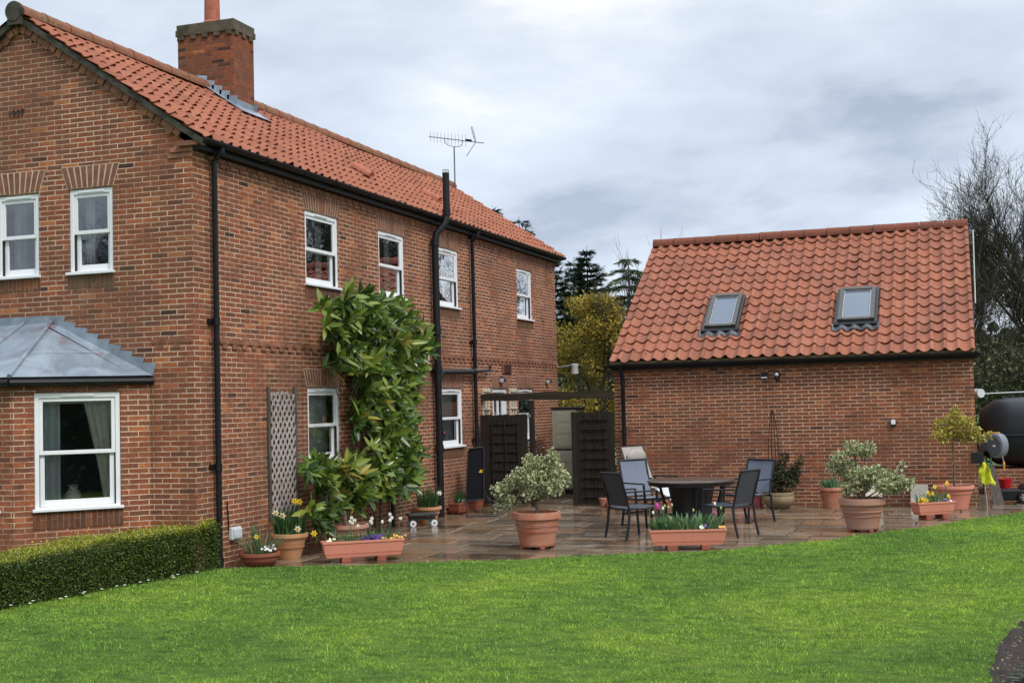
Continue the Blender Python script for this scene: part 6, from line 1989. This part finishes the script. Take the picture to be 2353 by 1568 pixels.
m0, m1 = at(2237, 625, 'Y', 13.3), at(2232, 498, 'Y', 13.3)
t = thing('pole_aerial', 'thin cross-bar aerial on a white pole behind the garage gable', 'aerial', (m0[0], 13.3, m0[2]))
b = MB(); b.tube([(m0[0], 13.3, m0[2] - .6), (m1[0] + .01, 13.3, m1[2] - .25)], .013, 8); b.build('pole', M_PVC, t, smooth=True)
b = MB(); b.tube([(m1[0] + .01, 13.3, m1[2] - .25), m1], .012, 6); b.build('mast_tip', M_BLACKM, t)
h0, h1 = at(2180, 527, 'Y', 13.3), at(2270, 522, 'Y', 13.3)
b = MB(); b.tube([h0, h1], .010, 6); b.build('boom', M_BLACKM, t)
b = MB()
for f, hh in ((.02, .15), (.12, .12), (.98, .03)):
    q = h0 + (h1 - h0) * f; b.tube([q - (0, 0, .01), q + (.03, 0, hh)], .006, 5)
b.build('elements', M_BLACKM, t)

# ------------------------------------------------------------------ the corner right of the garage
ot = thing('oil_tank', 'large green-black plastic oil tank behind the garage corner', 'tank', (10.4, 13.0, .45))
b = MB(); cx_ = 10.45; n = 40
prof = [(0.0, .66), (.30, .66), (.62, .64), (.64, .60), (.66, .58), (.64, .56), (.62, .5), (1.0, .3), (1.2, .0)]
vs = []
rings = 13
for i in range(rings):
    s_ = i / (rings - 1) * 2 - 1
    k = (1 - abs(s_) ** 5.0) ** .5 if abs(s_) < 1 else .0
    k = .62 + .38 * k
    for j in range(n):
        a = 2 * pi * j / n
        ca, sa = cos(a), sin(a)
        vs.append((cx_ + s_ * 1.62, 13.0 + .62 * k * np.sign(ca) * abs(ca) ** .7, 1.12 + .66 * k * np.sign(sa) * abs(sa) ** .7))
b.add(vs, [(i * n + j, i * n + (j + 1) % n, (i + 1) * n + (j + 1) % n, (i + 1) * n + j) for i in range(rings - 1) for j in range(n)] + [tuple(range(n))[::-1], tuple((rings - 1) * n + j for j in range(n))])
b.build('body', M_TANK, ot, smooth=True, sharp=60)
b = MB(); b.box(8.9, 12.0, 12.36, 13.64, 1.06, 1.085); b.build('moulded_seam', M_TANK, ot, bevel=.01)
for x, r, z in ((9.24, .03, 1.80), (9.55, .05, 1.81), (10.3, .10, 1.82)):
    b = MB(); b.tube([(x, 13.0, 1.74), (x, 13.0, z)], r, 14); b.build('cap', M_BLACKM, ot, smooth=True)
t = thing('tank_plinth', 'low brick plinth carrying the oil tank', 'plinth', (10.4, 13, 0))
b = MB(); b.box(8.85, 12.1, 12.30, 13.7, -.1, .45); b.build('brickwork', M_BRICKG, t, uv=True)
# round line reel with its line
c = at(2240, 903, 'Y', 10.2)
t = thing('washing_line_reel', 'round pale washing-line reel on the garage side wall with its line pulled out', 'washing line', (GX1, 10.2, c[2]))
b = MB(); b.tube([(GX1 + .01, 10.18, c[2]), (GX1 + .11, 10.05, c[2])], .075, 20); b.build('case', M_LAMPW, t, smooth=True)
b = MB(); b.tube([(GX1 + .10, 10.1, c[2] - .01), (12.5, 14.5, c[2] + .06)], .009, 6); b.build('line', M_LAMPW, t)
# hose reel on its bracket
hx = thing('hose_reel', 'grey wall-mounted hose reel with a round side cover at the garage corner', 'hose reel', (9.02, 9.86, .95))
hc = at(2289, 1023, 'Y', 9.75)
R_h = np.array([[cos(-.5), -sin(-.5), 0], [sin(-.5), cos(-.5), 0], [0, 0, 1]])
def rot_h(v): return hc + R_h @ np.array(v, float)
b = MB(); n = 28
outl = []
for k in range(n):
    a = 2 * pi * k / n
    outl.append((.165 * cos(a) * .9, .205 * sin(a)))
outl = [(x - (.10 if z > .05 and x < -.05 else 0), z) for x, z in outl]
b.prism([rot_h((x, -.06, z)) for x, z in outl], R_h @ np.array([0, .20, 0])); b.build('housing', M_REEL, hx, bevel=.02)
b = MB(); b.prism([rot_h((.118 * cos(2 * pi * k / 32), -.062, .158 * sin(2 * pi * k / 32))) for k in range(32)], R_h @ np.array([0, -.022, 0])); cv = b.build('side_cover', M_REELD, hx, bevel=.008)
b = MB(); b.prism([rot_h(q) for q in ((-.022, -.085, -.014), (.022, -.085, -.014), (.022, -.085, .014), (-.022, -.085, .014))], R_h @ np.array([0, -.003, 0])); b.build('badge', M_PVC, cv)
b = MB(); b.obox(rot_h((-.20, .02, -.02)), (.22, .14, .15), R_h); b.build('mounting_arm', M_REELD, hx, bevel=.015)
b = MB(); b.obox(rot_h((-.12, .02, .168)), (.24, .15, .05), R_h); b.build('top_housing', M_REEL, hx, bevel=.02)
b = MB(); b.obox(rot_h((-.03, .02, .212)), (.15, .06, .02), R_h); b.build('carry_handle', M_ORP, hx, bevel=.006)
b = MB(); q0 = rot_h((-.09, -.02, -.16)); q1 = rot_h((.10, -.02, -.17))
b.tube([q0, q0 + (-.02, 0, -.15), q0 + (-.03, .05, -.34), q0 + (-.04, .1, -.46)], .012, 8); b.build('hose', M_HOSE, hx, smooth=True)
b = MB(); b.tube([q1, q1 + (.02, 0, -.09)], .009, 8); b.build('hose_end', M_GREYMETAL, hx)
b = MB(); b.tube([q1 + (.02, 0, -.09), q1 + (.022, 0, -.12), q1 + (.022, 0, -.15)], [.016, .020, .018], 10); b.tube([q1 + (.022, 0, -.155), q1 + (.024, 0, -.23)], [.016, .013], 10); b.build('nozzle', M_ORP, hx, smooth=True)
c = at(2243, 1050, 'Y', GY)
b = MB(); b.box(GX1 - .09, GX1 + .10, GY - .012, GY - .002, c[2] - .08, c[2] + .08); b.box(GX1 + .002, GX1 + .10, GY - .0, GY + .10, c[2] - .10, c[2] + .09); b.build('wall_plate', M_BLACKM, hx, bevel=.004)
# yellow-green gloves or cloth hanging below
c = at(2264, 1085, 'Y', 9.68)
t = thing('hi_vis_cloth', 'crumpled yellow-green cloth hanging under the hose reel', 'cloth', (c[0], 9.68, c[2]))
b = MB(); nx_, nz_ = 13, 19; vs = []
for j in range(nz_):
    v = j / (nz_ - 1); wv = .055 + .05 * sin(v * 2.6) + (.02 if v > .8 else 0)
    for i in range(nx_):
        u = i / (nx_ - 1) * 2 - 1
        vs.append((c[0] - .04 + u * wv + .07 * v + .012 * sin(v * 9), 9.68 - .03 * cos(u * 4.2 + v * 5) - .03 * sin(v * 7 + u * 2), c[2] + .16 - .36 * v + .02 * sin(u * 5)))
b.add(vs, [(j * nx_ + i, j * nx_ + i + 1, (j + 1) * nx_ + i + 1, (j + 1) * nx_ + i) for j in range(nz_ - 1) for i in range(nx_ - 1)])
o = b.build('cloth', M_HIVIS, t, smooth=True); so = o.modifiers.new('thickness', 'SOLIDIFY'); so.thickness = .006
b = MB(); b.tube([c + (-.05, .02, .15), c + (-.05, .05, .22)], .006, 5); b.build('loop', M_HIVIS, t)
# tools leaning on the garage end wall
for lab, x0, x1, Y, m_, nm in (('thin pale garden cane leaning on the garage end wall', 8.80, 8.86, 9.95, M_GREYMETAL, 'cane'), ('grey board leaning on the garage end wall behind the hose', 8.95, 9.02, 10.1, M_TRELLF, 'board')):
    b = MB()
    if nm == 'cane': b.tube([(x1, Y - .2, .0), (x0, Y, .95)], .010, 6)
    else: b.prism([(x1 - .06, Y - .12, 0), (x1 + .12, Y - .05, 0), (x0 + .06, Y + .1, .62), (x0 - .08, Y + .05, .62)], (.0, .018, 0))
    tag(b.build(nm, m_, None), lab, nm)
# red bucket and mower
c = at(2308, 1108, 'Y', 10.75)
bk = thing('red_bucket', 'bright red bucket standing on the mower behind the hose', 'bucket', (c[0], 10.75, .225))
b = MB(); b.lathe([(.095, 0), (.125, .14), (.130, .14), (.130, .155), (.120, .155), (.09, .012), (1e-4, .012)], n=28); b.build('body', M_RED, bk, world=False, smooth=True)
b = MB(); b.tube([(cos(q) * .122, 0, .15 + sin(q) * .10) for q in np.linspace(0, pi, 13)], .004, 5); b.build('handle', M_GREYMETAL, bk, world=False)
mw = thing('lawn_mower', 'black lawn mower with grey-hubbed wheels at the right edge', 'mower', (9.32, 10.45, 0), radians(8))
b = MB()
outl = [(-.34, .045), (.42, .045), (.46, .12), (.40, .20), (.22, .225), (-.20, .225), (-.31, .21), (-.345, .15)]
b.prism([(x, -.22, z) for x, z in outl], (0, .44, 0)); b.build('deck', M_BLACK, mw, world=False, bevel=.025)
b = MB(); b.prism([(x, -.16, z) for x, z in ((.06, .226), (.42, .21), (.40, .27), (.30, .32), (.12, .31))], (0, .32, 0)); b.build('motor_cover', M_BLACKM, mw, world=False, bevel=.025)
for x, y, r in ((.10, -.245, .105), (.62, -.245, .125), (.10, .245, .105), (.62, .245, .125)):
    b = MB(); b.lathe([(.055, -.03), (r * .93, -.03), (r, -.018), (r, .018), (r * .93, .03), (.055, .03)], n=28)
    vv = [(x + q[0], y + q[2], r + q[1]) for q in b.v]; b.v = vv
    w_ = b.build('wheel', M_BLACK, mw, world=False, smooth=True)
    b = MB()
    for k in range(6):
        a = k * pi / 3; b.obox((x + cos(a) * r * .42, y - .032, r + sin(a) * r * .42), (r * .42, .012, .026), [[cos(a), 0, -sin(a)], [0, 1, 0], [sin(a), 0, cos(a)]])
    b.tube([(x, y - .035, r), (x, y + .035, r)], r * .22, 14); b.build('hub', M_GREYMETAL, w_, world=False)
b = MB(); b.tube([(-.26, -.19, .20), (-.40, -.19, .42), (-.42, 0, .46), (-.40, .19, .42), (-.26, .19, .20)], .012, 8); b.build('handlebar', M_GREYMETAL, mw, world=False, smooth=True)
b = MB(); b.obox((.30, -.168, .25), (.16, .006, .04)); b.build('red_trim', M_RED, mw, world=False)

# ------------------------------------------------------------------ odds and ends on the patio
cart = thing('garden_stool', 'low dark green garden stool on white wheels under the wall shrub', 'stool', (.38, 5.75, 0), .6)
b = MB(); b.box(-.24, .24, -.12, .12, .155, .20); b.build('seat', M_GREENSEAT, cart, world=False, bevel=.02)
b = MB()
for x in (-.18, .18):
    for y in (-.10, .10): b.tube([(x, y, .07), (x, y, .155)], .012, 6)
b.box(-.20, .20, -.11, .11, .10, .13); b.build('frame', M_BLACKM, cart, world=False)
for x in (-.17, .17):
    for y in (-.15, .15):
        b = MB(); b.tube([(x, y - .02, .05), (x, y + .02, .05)], .05, 18); w_ = b.build('wheel', M_PVC, cart, world=False, smooth=True)
        b = MB(); b.tube([(x, y - .024, .05), (x, y + .024, .05)], .022, 12); b.build('hub', M_GREYMETAL, w_, world=False)
for lab, q, r, h in (('small empty flowerpot against the fence panel, left of the other', (1388, 1164), .085, .165), ('small empty flowerpot against the fence panel, right of the other', (1402, 1166), .085, .12)):
    c = at(*q, 'Z', 0); k = pot('flower_pot', lab, (min(c[0], 2.62), 9.25 - (.12 if h < .15 else 0), 0), r, h, M_TC, .7, .03, soil=False, n=24, group='small empty flowerpots')
for lab, q in (('small orange flowerpot on the patio behind the left chair', (1455, 1160)), ('second small flowerpot behind the left chair, nearer the table', (1475, 1159))):
    pot('flower_pot', lab, (3.55 + (.2 if 'second' in lab else 0), 9.35, 0), .08, .12, M_TC, .7, .03, soil=False, n=24)
# red crate behind the right chair with white flowers beside it
c = np.array([5.16, 9.25, 0])
t = thing('red_planter', 'dull red plastic planter against the garage wall behind the right chair', 'planter', c)
b = MB(); b.box(4.80, 5.20, 9.14, 9.40, .0, .03)
for a_ in ((4.80, 4.815, 9.14, 9.40), (5.185, 5.20, 9.14, 9.40), (4.815, 5.185, 9.14, 9.155), (4.815, 5.185, 9.385, 9.40)): b.box(*a_, .03, .24)
b.build('body', plain('dull_red', (.34, .06, .06), .5), t)
b = MB(); b.box(4.816, 5.184, 9.156, 9.384, .18, .19); b.build('soil', M_SOIL, t)
t = thing('white_flowers', 'small white flowers over the red planter by the garage wall', 'flowers', (5.1, 9.25, .2))
for k in range(14): pansy(t, (random.uniform(-.25, .22), random.uniform(-.1, .05), random.uniform(.03, .22)), M_WHITEP, M_GREYMETAL, .032)
straps('flower_leaves', 'leaves under the white flowers in the red planter', (5.0, 9.25, .2), 60, .16, .08, M_STRAP, .018, .5, .2, seed=31, sx=2.2)
# cream boards leaning on the garage wall
for lab, x0, x1, z1 in (('cream slab leaning on the garage wall behind the yellow daffodils', 7.66, 7.94, .36), ('cream slab leaning on the garage wall behind the pinkish tub', 6.92, 7.20, .34)):
    b = MB(); b.prism([(x0, 9.45, 0.002), (x1, 9.45, 0.002), (x1, 9.62, z1), (x0, 9.62, z1)], (0, -.025, .004)); tag(b.build('cream_slab', M_SLATEC, None, bevel=.004), lab, 'slab')

# things on the bay's window board
def wb(u, d): return bayR.p(u, d, .80)
v_ = thing('vase', 'painted ginger-jar vase on the bay window board', 'vase', wb(-.86, -.215))
tm = NT('painted_china'); P_ = tm.pos()
c_ = tm.ramp(tm.noise(26, 3, .6, P_), [(.36, (.22, .26, .50)), (.44, (.75, .70, .62)), (.52, (.80, .76, .68)), (.58, (.62, .30, .25)), (.64, (.42, .48, .30)), (.72, (.74, .68, .50))], 'CONSTANT')
tm.col(c_); tm.set(.2, 0, .5)
b = MB(); b.lathe([(.05, 0), (.075, .02), (.092, .11), (.095, .16), (.075, .20), (.048, .225), (.048, .255), (.066, .272), (.06, .275), (.04, .26)], n=32); b.build('body', tm.m, v_, world=False, smooth=True)
v_ = thing('china_dish', 'squat white patterned dish on the left of the bay window board', 'dish', wb(-1.16, -.24))
b = MB(); b.lathe([(.10, 0), (.125, .02), (.135, .06), (.12, .095), (.08, .105), (1e-4, .11)], n=28); b.build('body', M_CREAMW, v_, world=False, smooth=True)
b = MB(); b.lathe([(.131, .03), (.138, .035), (.138, .05), (.133, .055)], n=28); b.build('band', plain('blue_band', (.28, .32, .36), .4), v_, world=False, smooth=True)
v_ = thing('table_lamp', 'small lamp with a dusky pink shade at the right of the bay window', 'lamp', wb(-.44, -.27))
b = MB(); b.lathe([(.05, 0), (.05, .015), (.018, .03), (.028, .08), (.015, .13)], n=20); b.build('base', M_CREAMW, v_, world=False, smooth=True)
b = MB(); b.lathe([(.085, .125), (.05, .27), (.046, .27), (.081, .125)], n=28); b.build('lamp_shade', plain('pink_shade', (.42, .27, .25), .8), v_, world=False, smooth=True)
c = SIDE.p(7.86, -.17, 1.16)
v_ = thing('pink_flowers', 'pink flowers in a white vase inside the second ground-floor window', 'vase', c)
b = MB(); b.lathe([(.03, 0), (.045, .06), (.03, .13), (.035, .14)], n=16); b.build('vase', M_PVC, v_, world=False, smooth=True)
for k in range(9):
    b = MB(); b.sphere((random.gauss(0, .04), random.gauss(0, .05), .20 + random.gauss(0, .025)), .026, 8, 6); b.build('flower', M_MAG, v_, world=False, smooth=True)
